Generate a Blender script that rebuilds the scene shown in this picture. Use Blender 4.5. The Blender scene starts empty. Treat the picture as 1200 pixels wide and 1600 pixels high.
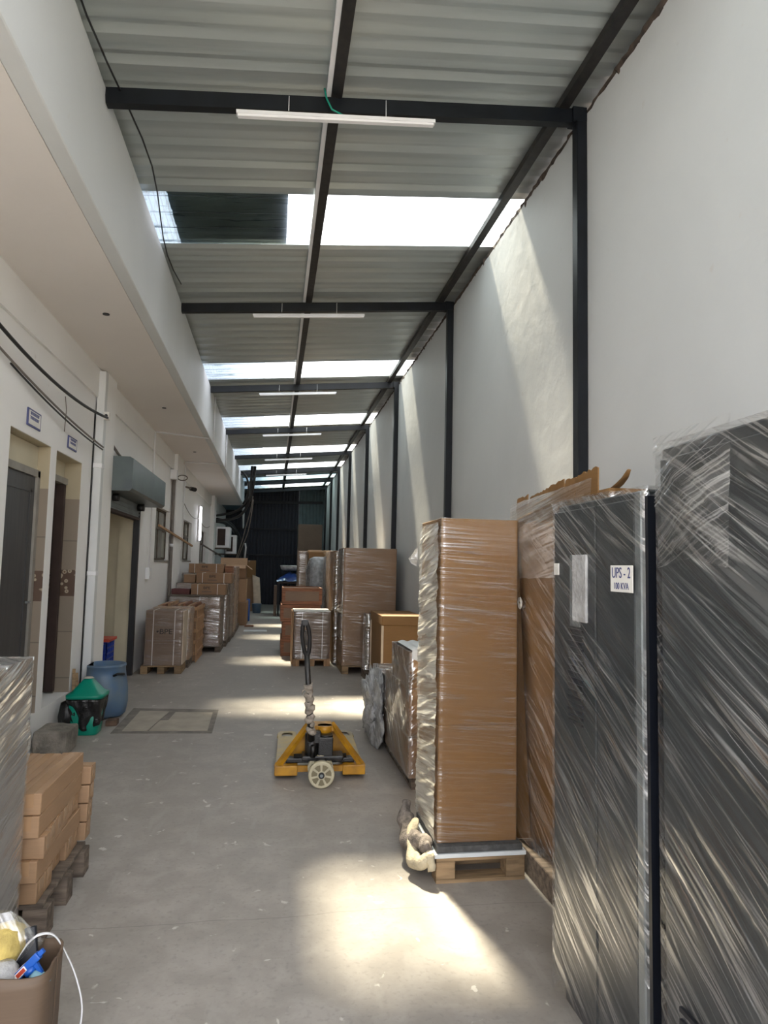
import bpy, bmesh, math, random
from mathutils import Vector, Matrix, noise
PI = math.pi
sc = bpy.context.scene
col = sc.collection
# ---------------------------------------------------------------- camera
cam_d = bpy.data.cameras.new('camera'); cam = bpy.data.objects.new('camera', cam_d); col.objects.link(cam); sc.camera = cam
cam_d.sensor_fit = 'VERTICAL'; cam_d.sensor_height = 36; cam_d.lens = 1060 / 1600 * 36; cam_d.clip_start = 0.02; cam_d.clip_end = 300
R = ((0.986801078903353, 0.0335291362136973, 0.15842798900428604),
     (-0.1605975348838376, 0.07704968436623422, 0.9840080172073286),
     (0.02078611229675725, -0.996463317520433, 0.08141740828446693))
M = Matrix(((R[0][0], -R[0][1], -R[0][2], 0), (R[1][0], -R[1][1], -R[1][2], 0), (R[2][0], -R[2][1], -R[2][2], 1.6), (0, 0, 0, 1)))
cam.matrix_world = M
# ---------------------------------------------------------------- world, sun, exposure
w = bpy.data.worlds.new('sky'); sc.world = w; w.use_nodes = True
bg = w.node_tree.nodes['Background']; bg.inputs[0].default_value = (0.94, 0.95, 1.0, 1); bg.inputs[1].default_value = 2.7
sd = bpy.data.lights.new('sun', 'SUN'); sd.energy = 25; sd.angle = math.radians(5.5); sd.color = (1, 0.89, 0.66)
sun = bpy.data.objects.new('sun', sd); col.objects.link(sun); sun.location = (-2, 20, 30)
sun.rotation_euler = Vector((0.36, -2.60, -4.6)).to_track_quat('-Z', 'Y').to_euler()
sc.view_settings.view_transform = 'Standard'; sc.view_settings.look = 'None'; sc.view_settings.gamma = 1
sc.view_settings.use_curve_mapping = False; sc.view_settings.exposure = 1.0

# ---------------------------------------------------------------- materials
def newmat(name):
    m = bpy.data.materials.new(name); m.use_nodes = True
    nt = m.node_tree; return m, nt, nt.nodes['Principled BSDF'], nt.nodes['Material Output']
def N(nt, t, **k):
    n = nt.nodes.new(t)
    for a, b in k.items():
        if a.startswith('i_'):
            key = a[2:]; key = int(key) if key.isdigit() else key
            n.inputs[key].default_value = b
        else: setattr(n, a, b)
    return n
def ramp(nt, src, stops):
    r = nt.nodes.new('ShaderNodeValToRGB'); nt.links.new(src, r.inputs[0])
    e = r.color_ramp.elements
    while len(e) < len(stops): e.new(0.5)
    for i, (p, c) in enumerate(stops):
        e[i].position = p; e[i].color = (c[0], c[1], c[2], 1) if not isinstance(c, (int, float)) else (c, c, c, 1)
    return r.outputs[0]
def mix(nt, fac, a, b, mode='MIX'):
    n = nt.nodes.new('ShaderNodeMix'); n.data_type = 'RGBA'; n.blend_type = mode
    for sock, v in ((n.inputs[0], fac), (n.inputs[6], a), (n.inputs[7], b)):
        if hasattr(v, 'default_value'): nt.links.new(v, sock)
        elif isinstance(v, (int, float)): sock.default_value = v
        else: sock.default_value = (v[0], v[1], v[2], 1)
    return n.outputs[2]
def coords(nt, scale=(1, 1, 1), rot=(0, 0, 0), kind='Object'):
    tc = nt.nodes.new('ShaderNodeTexCoord'); mp = N(nt, 'ShaderNodeMapping', i_Scale=scale, i_Rotation=rot)
    nt.links.new(tc.outputs[kind], mp.inputs[0]); return mp.outputs[0]
def nz(nt, vec, scale, detail=4, dist=0.0, rough=.5):
    n = N(nt, 'ShaderNodeTexNoise', i_Scale=scale, i_Detail=detail, i_Distortion=dist, i_Roughness=rough); nt.links.new(vec, n.inputs['Vector']); return n.outputs[0]
def bump(nt, h, strength, dist, to):
    b = N(nt, 'ShaderNodeBump', i_Strength=strength, i_Distance=dist); nt.links.new(h, b.inputs['Height']); nt.links.new(b.outputs[0], to); return b
def simple(name, c, rough=.5, metal=0, var=.12, scale=6, bmp=0, c2=None, vscale=(1, 1, 1), spec=.5):
    m, nt, p, o = newmat(name)
    v = coords(nt, vscale); n = nz(nt, v, scale, 5)
    c2 = c2 or tuple(x * (1 - var * 2) for x in c)
    nt.links.new(mix(nt, ramp(nt, n, [(.35, 0.0), (.65, 1.0)]), c2, c), p.inputs['Base Color'])
    p.inputs['Roughness'].default_value = rough; p.inputs['Metallic'].default_value = metal; p.inputs['Specular IOR Level'].default_value = spec
    if bmp: bump(nt, nz(nt, v, scale * 6, 4), bmp, .01, p.inputs['Normal'])
    return m
def plaster(name, c, c2, c3=None):
    m, nt, p, o = newmat(name)
    v = coords(nt, (1, 1, 1)); a = nz(nt, v, .7, 6, .4)
    x = mix(nt, ramp(nt, a, [(.35, 0.0), (.7, 1.0)]), c, c2)
    sp = nz(nt, v, 9, 3); x = mix(nt, ramp(nt, sp, [(.70, 0.0), (.78, .35)]), x, (.55, .5, .45))
    nt.links.new(x, p.inputs['Base Color']); p.inputs['Roughness'].default_value = .62
    bump(nt, nz(nt, v, 5, 7, .3), .25, .02, p.inputs['Normal'])
    return m
def cardboard(name, c, stretch=(1, 1, 14)):
    m, nt, p, o = newmat(name)
    v = coords(nt); big = nz(nt, v, 2.2, 4, .3); x = mix(nt, ramp(nt, big, [(.3, 0.0), (.7, 1.0)]), tuple(q * .82 for q in c), c)
    fl = nz(nt, coords(nt, stretch), 8, 2); x = mix(nt, ramp(nt, fl, [(.4, 0.0), (.7, .22)]), x, tuple(min(1, q * 1.35) for q in c))
    nt.links.new(x, p.inputs['Base Color']); p.inputs['Roughness'].default_value = .6
    bump(nt, nz(nt, v, 6, 5), .15, .01, p.inputs['Normal'])
    return m
def film(name, ang=0.0, base=.10, streak=.6, wid=.05, tint=(.86, .87, .88), dens=38, gloss=.72):  # film whitens along pleats; streak also puts highlights into its opacity
    m, nt, p, o = newmat(name); nt.nodes.remove(p)
    tc = nt.nodes.new('ShaderNodeTexCoord'); s = nt.nodes.new('ShaderNodeSeparateXYZ'); nt.links.new(tc.outputs['Object'], s.inputs[0])
    ad = N(nt, 'ShaderNodeMath', operation='ADD'); nt.links.new(s.outputs[0], ad.inputs[0]); nt.links.new(s.outputs[1], ad.inputs[1])
    cb = nt.nodes.new('ShaderNodeCombineXYZ'); nt.links.new(ad.outputs[0], cb.inputs[0]); nt.links.new(s.outputs[2], cb.inputs[1])
    def lay(a, d, dist, sx=.9):
        r = N(nt, 'ShaderNodeMapping', i_Rotation=(0, 0, a)); nt.links.new(cb.outputs[0], r.inputs[0])
        mp = N(nt, 'ShaderNodeMapping', i_Scale=(sx, d, 1)); nt.links.new(r.outputs[0], mp.inputs[0])
        return nz(nt, mp.outputs[0], 1, 2, dist)
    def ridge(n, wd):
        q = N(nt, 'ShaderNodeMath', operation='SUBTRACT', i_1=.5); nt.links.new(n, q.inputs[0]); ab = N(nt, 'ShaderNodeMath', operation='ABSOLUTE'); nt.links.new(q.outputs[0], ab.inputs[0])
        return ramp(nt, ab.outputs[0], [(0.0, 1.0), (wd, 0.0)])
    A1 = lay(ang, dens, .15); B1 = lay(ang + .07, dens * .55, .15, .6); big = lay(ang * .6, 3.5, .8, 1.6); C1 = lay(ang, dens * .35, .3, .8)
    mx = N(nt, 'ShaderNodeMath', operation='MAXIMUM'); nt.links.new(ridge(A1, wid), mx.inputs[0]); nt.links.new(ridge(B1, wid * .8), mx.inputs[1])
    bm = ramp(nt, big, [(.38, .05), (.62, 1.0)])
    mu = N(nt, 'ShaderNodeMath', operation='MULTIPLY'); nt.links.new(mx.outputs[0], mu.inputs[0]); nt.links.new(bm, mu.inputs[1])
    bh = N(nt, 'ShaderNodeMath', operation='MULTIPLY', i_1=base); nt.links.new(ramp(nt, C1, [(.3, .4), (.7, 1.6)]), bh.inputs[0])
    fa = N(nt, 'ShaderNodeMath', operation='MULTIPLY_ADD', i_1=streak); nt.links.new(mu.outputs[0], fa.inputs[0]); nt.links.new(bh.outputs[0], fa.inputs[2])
    mx = N(nt, 'ShaderNodeMath', operation='ADD'); nt.links.new(A1, mx.inputs[0]); nt.links.new(C1, mx.inputs[1])
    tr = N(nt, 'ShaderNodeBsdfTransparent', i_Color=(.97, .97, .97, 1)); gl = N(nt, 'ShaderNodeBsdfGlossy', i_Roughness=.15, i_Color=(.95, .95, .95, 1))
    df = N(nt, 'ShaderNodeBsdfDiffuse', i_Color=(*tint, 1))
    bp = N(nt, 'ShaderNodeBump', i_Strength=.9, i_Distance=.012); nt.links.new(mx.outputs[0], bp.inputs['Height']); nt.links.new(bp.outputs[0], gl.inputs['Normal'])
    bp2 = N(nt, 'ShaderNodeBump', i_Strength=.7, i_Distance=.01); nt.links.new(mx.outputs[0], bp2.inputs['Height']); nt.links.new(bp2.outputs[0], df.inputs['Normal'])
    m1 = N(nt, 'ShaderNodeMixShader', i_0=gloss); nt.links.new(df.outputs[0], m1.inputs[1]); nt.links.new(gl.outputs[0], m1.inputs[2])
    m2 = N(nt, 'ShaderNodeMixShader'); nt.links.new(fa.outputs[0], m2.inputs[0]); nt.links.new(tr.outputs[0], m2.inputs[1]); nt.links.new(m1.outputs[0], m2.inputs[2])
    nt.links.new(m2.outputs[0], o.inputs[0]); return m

MAT = {}
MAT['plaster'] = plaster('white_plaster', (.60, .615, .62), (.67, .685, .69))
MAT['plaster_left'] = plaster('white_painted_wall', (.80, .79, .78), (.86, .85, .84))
MAT['soffit'] = plaster('cream_white_soffit', (.76, .71, .68), (.80, .755, .72))
MAT['cream'] = simple('cream_plaster', (.60, .54, .40), .7, var=.06, scale=3)
MAT['brick_edge'] = simple('broken_brick', (.13, .095, .075), .9, var=.4, scale=14, bmp=.8, c2=(.04, .03, .028))
MAT['black_steel'] = simple('black_painted_steel', (.005, .007, .011), .42, var=.2, scale=8, spec=.3)
MAT['purlin'] = simple('scuffed_dark_steel', (.028, .025, .024), .45, var=.3, scale=18, c2=(.012, .012, .014), spec=.3)
MAT['navy_sheet'] = simple('navy_sheet_metal', (.010, .013, .026), .55, var=.15)
MAT['grey_sheet'] = simple('grey_green_sheet_metal', (.10, .15, .16), .5, var=.1)
MAT['white_metal'] = simple('white_painted_metal', (.78, .78, .80), .4, var=.04)
MAT['lamp_white'] = simple('white_plastic_diffuser', (.85, .84, .86), .4, var=.02)
MAT['grey_metal'] = simple('grey_galvanised', (.28, .31, .32), .35, metal=.5, var=.15, scale=4)
MAT['hood'] = simple('slate_grey_hood', (.10, .125, .125), .38, metal=.3, var=.15, scale=3, c2=(.075, .09, .10))
MAT['door_grey'] = simple('dark_grey_door', (.055, .055, .058), .45, var=.15, scale=5, vscale=(6, 6, .4))
MAT['frame_grey'] = simple('grey_stone_frame', (.30, .28, .25), .6, var=.12)
MAT['iron'] = simple('brown_iron', (.12, .09, .065), .55, var=.25, scale=20)
MAT['glass_dusty'] = simple('dusty_window_glass', (.30, .30, .27), .25, var=.12, scale=3)
MAT['rubber'] = simple('black_rubber', (.012, .012, .014), .5, var=.1)
MAT['black_plastic'] = simple('black_bin_liner', (.012, .012, .013), .22, var=.1, scale=12, bmp=.5)
MAT['green'] = simple('green_plastic', (.0, .25, .17), .38, var=.06, scale=5)
MAT['dusty_top'] = simple('dusty_white_plastic', (.55, .52, .47), .7, var=.1)
MAT['drum'] = simple('faded_blue_plastic', (.085, .155, .27), .45, var=.25, scale=7, c2=(.12, .17, .22))
MAT['blue_crate'] = simple('blue_crate_plastic', (.015, .05, .38), .35, var=.1)
MAT['red'] = simple('red_plastic', (.5, .06, .03), .45, var=.1)
MAT['yellow'] = simple('worn_yellow_paint', (.50, .245, .010), .42, var=.15, scale=10, c2=(.30, .14, .010))
MAT['fork_top'] = simple('scuffed_fork_paint', (.50, .38, .16), .5, var=.2, scale=7, c2=(.36, .31, .24))
MAT['wheel'] = simple('cream_nylon_wheel', (.55, .50, .35), .5, var=.12, scale=18)
MAT['wheel_dark'] = simple('olive_wheel_recess', (.20, .17, .10), .6, var=.1)
MAT['grease'] = simple('greasy_black_metal', (.016, .016, .016), .35, var=.3, scale=16, bmp=.3)
MAT['cloth'] = simple('grey_cloth', (.42, .37, .31), .9, var=.25, scale=22, bmp=.6)
MAT['blanket'] = simple('grey_brown_blanket', (.27, .23, .20), .9, var=.3, scale=26, bmp=.8)
MAT['cream_cloth'] = simple('cream_cloth', (.55, .48, .34), .85, var=.2, scale=16, bmp=.6)
MAT['wood'] = simple('pallet_wood', (.36, .24, .13), .8, var=.25, scale=4, vscale=(1, 8, 8), bmp=.3)
MAT['wood_dark'] = simple('weathered_pallet_wood', (.20, .155, .12), .85, var=.3, scale=4, vscale=(1, 8, 8), bmp=.3)
MAT['wood_red'] = simple('reddish_crate_wood', (.30, .13, .07), .75, var=.25, scale=4, vscale=(1, 8, 8), bmp=.3)
MAT['wood_warm'] = simple('warm_crate_wood', (.46, .27, .14), .7, var=.2, scale=4, vscale=(8, 8, 1), bmp=.3)
MAT['brown_hole'] = simple('dark_brown', (.05, .03, .025), .8)
MAT['maroon'] = simple('maroon_carton', (.12, .035, .035), .7)
MAT['card'] = cardboard('brown_cardboard', (.27, .155, .08))
MAT['card_gold'] = cardboard('golden_cardboard', (.215, .108, .032))
MAT['card_grey'] = cardboard('greyed_cardboard', (.21, .138, .092))
MAT['card_lt'] = cardboard('light_cardboard', (.36, .222, .125))
MAT['card_dk'] = cardboard('dark_cardboard', (.17, .11, .075))
MAT['card_junk'] = cardboard('scuffed_brown_cardboard', (.12, .08, .052))
MAT['edge_lt'] = simple('pale_cardboard_edge', (.62, .50, .38), .7, var=.1)
MAT['tape'] = simple('glossy_brown_tape', (.36, .22, .11), .2, var=.08)
MAT['tape_lt'] = simple('pale_glossy_tape', (.42, .26, .145), .25, var=.08)
MAT['strap'] = simple('white_packing_strap', (.66, .62, .56), .4, var=.05)
MAT['ink'] = simple('black_print', (.03, .025, .02), .6, var=.05)
MAT['paper'] = simple('white_paper', (.78, .76, .72), .6, var=.04)
MAT['blue_print'] = simple('dark_blue_print', (.07, .08, .22), .5, var=.05)
MAT['cabinet'] = simple('charcoal_cabinet_paint', (.026, .032, .036), .28, var=.10, scale=2)
MAT['cabinet_dk'] = simple('black_navy_cabinet_paint', (.008, .010, .016), .35, var=.1, scale=2)
MAT['foam'] = simple('grey_foam_sheet', (.10, .10, .10), .9, var=.2, scale=30, bmp=.5)
MAT['silver'] = simple('silver_foil', (.45, .46, .48), .22, metal=.7, var=.2, scale=14, bmp=1.0)
MAT['white_board'] = simple('white_foam_lining', (.72, .76, .78), .5, var=.06, scale=5, bmp=.3)
MAT['grey_wrap'] = simple('grey_wrapped_surface', (.34, .335, .33), .35, var=.1, scale=3)
MAT['tarp'] = simple('blue_tarpaulin', (.015, .06, .30), .4, var=.2, scale=6, bmp=.5)
MAT['blue'] = simple('bright_blue_plastic', (.01, .09, .42), .35, var=.05)
MAT['clear_blue'] = simple('pale_blue_plastic', (.20, .38, .46), .25, var=.15)
MAT['concrete_block'] = simple('rough_concrete', (.27, .245, .21), .95, var=.25, scale=9, bmp=.9)
MAT['brick'] = simple('dull_brick', (.16, .10, .07), .9, var=.3, scale=12, bmp=.8)
MAT['cover'] = simple('stone_hatch_cover', (.42, .375, .31), .8, var=.1, scale=5, bmp=.2)
MAT['hatch_dark'] = simple('dark_concrete_edge', (.235, .215, .19), .85, var=.2, scale=7)  # hatch frame, a tone darker than the cover slabs
MAT['cable'] = simple('black_cable_sheath', (.012, .012, .014), .45, var=.1)
MAT['cable_grey'] = simple('grey_cable_sheath', (.22, .19, .17), .55, var=.15)
MAT['yellow_junk'] = simple('pale_yellow_sponge', (.60, .46, .14), .85, var=.2, scale=14, bmp=.6)
MAT['bag'] = simple('grey_translucent_bag', (.50, .50, .50), .25, var=.2, scale=9, bmp=.7)
def bld():
    m, nt, p, o = newmat('neighbour_building'); g = nt.nodes.new('ShaderNodeNewGeometry'); q = nt.nodes.new('ShaderNodeSeparateXYZ'); nt.links.new(g.outputs['Position'], q.inputs[0])
    cb = nt.nodes.new('ShaderNodeCombineXYZ'); nt.links.new(q.outputs[1], cb.inputs[0]); nt.links.new(q.outputs[2], cb.inputs[1])
    br = N(nt, 'ShaderNodeTexBrick', i_Color1=(.12, .20, .25, 1), i_Color2=(.09, .15, .19, 1), i_Mortar=(.03, .045, .05, 1), i_Scale=1.0)
    br.inputs['Brick Width'].default_value = .3; br.inputs['Row Height'].default_value = .16; br.inputs['Mortar Size'].default_value = .02
    nt.links.new(cb.outputs[0], br.inputs[0]); nt.links.new(br.outputs[0], p.inputs['Base Color']); return m
MAT['building'] = bld()
MAT['yard'] = simple('yard_concrete', (.42, .40, .36), .85, var=.1, scale=.5)
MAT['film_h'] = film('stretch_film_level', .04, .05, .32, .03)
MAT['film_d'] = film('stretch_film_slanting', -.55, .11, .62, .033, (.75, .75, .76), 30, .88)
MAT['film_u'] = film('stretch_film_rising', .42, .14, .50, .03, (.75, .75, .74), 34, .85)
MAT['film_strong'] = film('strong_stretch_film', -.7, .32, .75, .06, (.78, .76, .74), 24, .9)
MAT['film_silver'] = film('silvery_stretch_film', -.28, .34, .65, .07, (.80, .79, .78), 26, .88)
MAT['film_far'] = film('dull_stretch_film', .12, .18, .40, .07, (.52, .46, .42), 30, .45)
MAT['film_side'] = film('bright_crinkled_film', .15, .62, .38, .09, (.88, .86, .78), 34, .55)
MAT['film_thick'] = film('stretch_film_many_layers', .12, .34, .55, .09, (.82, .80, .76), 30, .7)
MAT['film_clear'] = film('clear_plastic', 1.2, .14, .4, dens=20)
def sheet_mat():
    m, nt, p, o = newmat('galvanised_roof_sheet')
    v = coords(nt, (.25, 4, 1)); a = nz(nt, v, 2.0, 5)
    nt.links.new(mix(nt, ramp(nt, a, [(.3, 0.0), (.7, 1.0)]), (.39, .43, .43), (.49, .53, .53)), p.inputs['Base Color'])
    p.inputs['Metallic'].default_value = .45; p.inputs['Roughness'].default_value = .36
    bump(nt, nz(nt, coords(nt, (.6, 9, 1)), 2.2, 3), .12, .02, p.inputs['Normal']); return m
MAT['roof'] = sheet_mat()
MAT['overlay'] = simple('dark_green_overlay_sheet', (.13, .17, .145), .6, var=.2, scale=2)
def skylight_mat():
    m, nt, p, o = newmat('translucent_fibreglass'); nt.nodes.remove(p)
    v = coords(nt, (1, 7, 1)); a = nz(nt, v, 3, 6, .5); c = mix(nt, ramp(nt, a, [(.30, 0.0), (.42, 1.0)]), (.30, .34, .36), (.92, .93, .95))
    tr = N(nt, 'ShaderNodeBsdfTransparent'); tl = N(nt, 'ShaderNodeBsdfTranslucent'); nt.links.new(c, tr.inputs[0]); nt.links.new(mix(nt, 1.0, c, (.27, .31, .35), 'MULTIPLY'), tl.inputs[0])
    ms = N(nt, 'ShaderNodeMixShader', i_0=.5); nt.links.new(tr.outputs[0], ms.inputs[1]); nt.links.new(tl.outputs[0], ms.inputs[2]); nt.links.new(ms.outputs[0], o.inputs[0]); return m
MAT['skylight'] = skylight_mat()
def shaded_sky():  # darker fibreglass copy: the far end's lack of sun is put into its colour
    m, nt, p, o = newmat('shaded_fibreglass'); nt.nodes.remove(p)
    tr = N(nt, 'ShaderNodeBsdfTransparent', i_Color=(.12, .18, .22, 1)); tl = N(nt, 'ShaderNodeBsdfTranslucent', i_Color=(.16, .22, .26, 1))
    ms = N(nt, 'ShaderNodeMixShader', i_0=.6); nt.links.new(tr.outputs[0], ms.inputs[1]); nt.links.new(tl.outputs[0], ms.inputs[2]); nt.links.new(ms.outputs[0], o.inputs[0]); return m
MAT['skylight_shaded'] = shaded_sky()
def floor_mat():
    m, nt, p, o = newmat('worn_concrete_floor')
    v = coords(nt); a = nz(nt, v, .55, 7, .6, .6); b = nz(nt, v, 4.5, 8, .3, .65); d = nz(nt, v, 42, 3)
    x = mix(nt, ramp(nt, a, [(.35, 0.0), (.65, 1.0)]), (.325, .298, .268), (.405, .375, .342))
    x = mix(nt, ramp(nt, b, [(.42, .55), (.62, 0.0)]), x, (.24, .217, .193))
    x = mix(nt, ramp(nt, d, [(.30, .35), (.45, 0.0)]), x, (.20, .19, .17))
    x = mix(nt, ramp(nt, nz(nt, coords(nt, (1, 1, 1), (0, 0, .5)), 9, 6, .8), [(.67, 0.0), (.70, .8)]), x, (.60, .58, .54))   # paint flecks
    x = mix(nt, ramp(nt, nz(nt, coords(nt, (3, .7, 1), (0, 0, .7)), 3, 5, .5), [(.60, 0.0), (.72, .3)]), x, (.42, .40, .37))
    s = nt.nodes.new('ShaderNodeSeparateXYZ'); tc = nt.nodes.new('ShaderNodeTexCoord'); nt.links.new(tc.outputs['Object'], s.inputs[0])
    w1 = N(nt, 'ShaderNodeMath', operation='MULTIPLY_ADD', i_1=.12, i_2=0); nt.links.new(nz(nt, v, 1.2, 3), w1.inputs[0])
    ys = N(nt, 'ShaderNodeMath', operation='ADD'); nt.links.new(s.outputs[1], ys.inputs[0]); nt.links.new(w1.outputs[0], ys.inputs[1])
    sb = N(nt, 'ShaderNodeMath', operation='SUBTRACT', i_1=3.33); nt.links.new(ys.outputs[0], sb.inputs[0])
    md = N(nt, 'ShaderNodeMath', operation='PINGPONG', i_1=2.3); nt.links.new(sb.outputs[0], md.inputs[0])
    x = mix(nt, ramp(nt, md.outputs[0], [(0.0, .55), (.004, 0.0)]), x, (.13, .12, .105))
    nt.links.new(x, p.inputs['Base Color']); nt.links.new(ramp(nt, b, [(.3, .42), (.7, .62)]), p.inputs['Roughness'])
    bump(nt, b, .2, .01, p.inputs['Normal']); return m
MAT['floor'] = floor_mat()
def tile_mat():
    m, nt, p, o = newmat('bathroom_tiles_with_pebble_band')
    g = nt.nodes.new('ShaderNodeNewGeometry'); s = nt.nodes.new('ShaderNodeSeparateXYZ'); nt.links.new(g.outputs['Position'], s.inputs[0])
    ad = N(nt, 'ShaderNodeMath', operation='ADD'); nt.links.new(s.outputs[0], ad.inputs[0]); nt.links.new(s.outputs[1], ad.inputs[1])
    cb = nt.nodes.new('ShaderNodeCombineXYZ'); nt.links.new(ad.outputs[0], cb.inputs[0]); nt.links.new(s.outputs[2], cb.inputs[1])
    br = N(nt, 'ShaderNodeTexBrick', offset=0.0, i_Color1=(.27, .22, .17, 1), i_Color2=(.25, .205, .16, 1), i_Mortar=(.17, .14, .11, 1), i_Scale=1.0)
    br.inputs['Mortar Size'].default_value = .006; br.inputs['Brick Width'].default_value = .3; br.inputs['Row Height'].default_value = .45
    nt.links.new(cb.outputs[0], br.inputs[0])
    vo = N(nt, 'ShaderNodeTexVoronoi', i_Scale=20); nt.links.new(cb.outputs[0], vo.inputs['Vector'])
    peb = ramp(nt, vo.outputs['Distance'], [(.17, (.16, .09, .05)), (.22, (.42, .35, .26)), (.36, (.42, .35, .26)), (.43, (.10, .06, .04))])
    lo = N(nt, 'ShaderNodeMath', operation='GREATER_THAN', i_1=1.25); hi = N(nt, 'ShaderNodeMath', operation='LESS_THAN', i_1=1.51); pr = N(nt, 'ShaderNodeMath', operation='MULTIPLY')
    nt.links.new(s.outputs[2], lo.inputs[0]); nt.links.new(s.outputs[2], hi.inputs[0]); nt.links.new(lo.outputs[0], pr.inputs[0]); nt.links.new(hi.outputs[0], pr.inputs[1])
    x = mix(nt, pr.outputs[0], br.outputs[0], peb)
    top = N(nt, 'ShaderNodeMath', operation='GREATER_THAN', i_1=2.22); nt.links.new(s.outputs[2], top.inputs[0])
    x = mix(nt, top.outputs[0], x, (.42, .36, .25))
    nt.links.new(x, p.inputs['Base Color']); p.inputs['Roughness'].default_value = .4; return m
MAT['tile'] = tile_mat()
def lit_mat():
    m, nt, p, o = newmat('lit_tube'); p.inputs['Emission Color'].default_value = (.9, .92, 1, 1); p.inputs['Emission Strength'].default_value = 6; return m
MAT['lit'] = lit_mat()

# ---------------------------------------------------------------- mesh helpers
class MB:
    def __init__(s): s.bm = bmesh.new()
    def box(s, x0, y0, z0, x1, y1, z1, bev=0, seg=1, rot=None, smooth=False):
        r = bmesh.ops.create_cube(s.bm, size=1); vs = r['verts']
        for v in vs: v.co = Vector(((x0 + x1) / 2 + v.co.x * (x1 - x0), (y0 + y1) / 2 + v.co.y * (y1 - y0), (z0 + z1) / 2 + v.co.z * (z1 - z0)))
        if rot is not None:
            c = Vector(((x0 + x1) / 2, (y0 + y1) / 2, (z0 + z1) / 2)); bmesh.ops.rotate(s.bm, verts=vs, cent=c, matrix=rot)
        if bev:
            es = list({e for v in vs for e in v.link_edges}); bmesh.ops.bevel(s.bm, geom=es, offset=bev, segments=seg, affect='EDGES', profile=.6)
        return s
    def tube(s, pts, r, n=8, caps=True, flat=None):
        pts = [Vector(p) for p in pts]; rings = []; prev = None
        for i, p in enumerate(pts):
            t = (pts[min(i + 1, len(pts) - 1)] - pts[max(i - 1, 0)]).normalized()
            a = Vector((0, 0, 1)) if abs(t.z) < .9 else Vector((1, 0, 0))
            if prev is not None: a = prev
            u = (a - t * a.dot(t)).normalized(); prev = u; v = t.cross(u)
            rr = r[i] if isinstance(r, (list, tuple)) else r; f = flat or 1
            rings.append([s.bm.verts.new(p + (u * math.cos(2 * PI * k / n) * f + v * math.sin(2 * PI * k / n)) * rr) for k in range(n)])
        for a, b in zip(rings, rings[1:]):
            for k in range(n): f = s.bm.faces.new((a[k], a[(k + 1) % n], b[(k + 1) % n], b[k])); f.smooth = True
        if caps: s.bm.faces.new(rings[0][::-1]); s.bm.faces.new(rings[-1])
        return s
    def cyl(s, a, b, r, n=20): return s.tube([a, b], r, n)
    def bar(s, a, b, w, h):   # rectangular bar between two points
        a = Vector(a); b = Vector(b); t = (b - a).normalized(); up = Vector((0, 0, 1)) if abs(t.z) < .95 else Vector((0, 1, 0))
        u = t.cross(up).normalized(); v = u.cross(t); vs = []
        for p in (a, b):
            for du, dv in ((-1, -1), (1, -1), (1, 1), (-1, 1)): vs.append(s.bm.verts.new(p + u * du * w / 2 + v * dv * h / 2))
        for f in ((0, 1, 2, 3), (7, 6, 5, 4), (0, 4, 5, 1), (1, 5, 6, 2), (2, 6, 7, 3), (3, 7, 4, 0)): s.bm.faces.new([vs[i] for i in f])
        return s
    def prism(s, poly, axis, a, b):   # poly in the two other axes
        def P(q, t): return Vector((t, q[0], q[1])) if axis == 'x' else Vector((q[0], t, q[1])) if axis == 'y' else Vector((q[0], q[1], t))
        A = [s.bm.verts.new(P(q, a)) for q in poly]; B = [s.bm.verts.new(P(q, b)) for q in poly]; n = len(poly)
        s.bm.faces.new(A[::-1]); s.bm.faces.new(B)
        for k in range(n): s.bm.faces.new((A[k], A[(k + 1) % n], B[(k + 1) % n], B[k]))
        return s
    def lathe(s, prof, c=(0, 0, 0), n=32, jit=None):
        rings = []
        for i, (r, z) in enumerate(prof):
            rings.append([s.bm.verts.new((c[0] + r * (1 + (jit(k / n, i) if jit else 0)) * math.cos(2 * PI * k / n), c[1] + r * (1 + (jit(k / n, i) if jit else 0)) * math.sin(2 * PI * k / n), c[2] + z)) for k in range(n)])
        for a, b in zip(rings, rings[1:]):
            for k in range(n): f = s.bm.faces.new((a[k], a[(k + 1) % n], b[(k + 1) % n], b[k])); f.smooth = True
        return s
    def grid(s, fn, nu, nv, smooth=True):
        g = [[s.bm.verts.new(fn(i / nu, j / nv)) for j in range(nv + 1)] for i in range(nu + 1)]
        for i in range(nu):
            for j in range(nv): f = s.bm.faces.new((g[i][j], g[i + 1][j], g[i + 1][j + 1], g[i][j + 1])); f.smooth = smooth
        return s
    def build(s, name, mat, parent=None, off=None, thick=0, xf=None):
        bm = s.bm
        if xf is not None: bmesh.ops.transform(bm, matrix=xf, verts=bm.verts)
        if off is None and parent is not None:
            off = Vector(parent.get('_w', (0, 0, 0)))
        if off is not None: bmesh.ops.translate(bm, vec=-Vector(off), verts=bm.verts)
        bmesh.ops.recalc_face_normals(bm, faces=bm.faces)
        me = bpy.data.meshes.new(name); bm.to_mesh(me); bm.free()
        me.materials.append(MAT[mat] if isinstance(mat, str) else mat)
        o = bpy.data.objects.new(name, me); col.objects.link(o)
        if parent is not None: o.parent = parent
        if parent is not None and '_w' in parent: o['_w'] = tuple(parent['_w'])
        if thick:
            md = o.modifiers.new('t', 'SOLIDIFY'); md.thickness = thick; md.offset = 0
        return o
def tag(o, label, cat, group=None):
    o['label'] = label; o['category'] = cat
    if group: o['group'] = group
    return o
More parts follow.
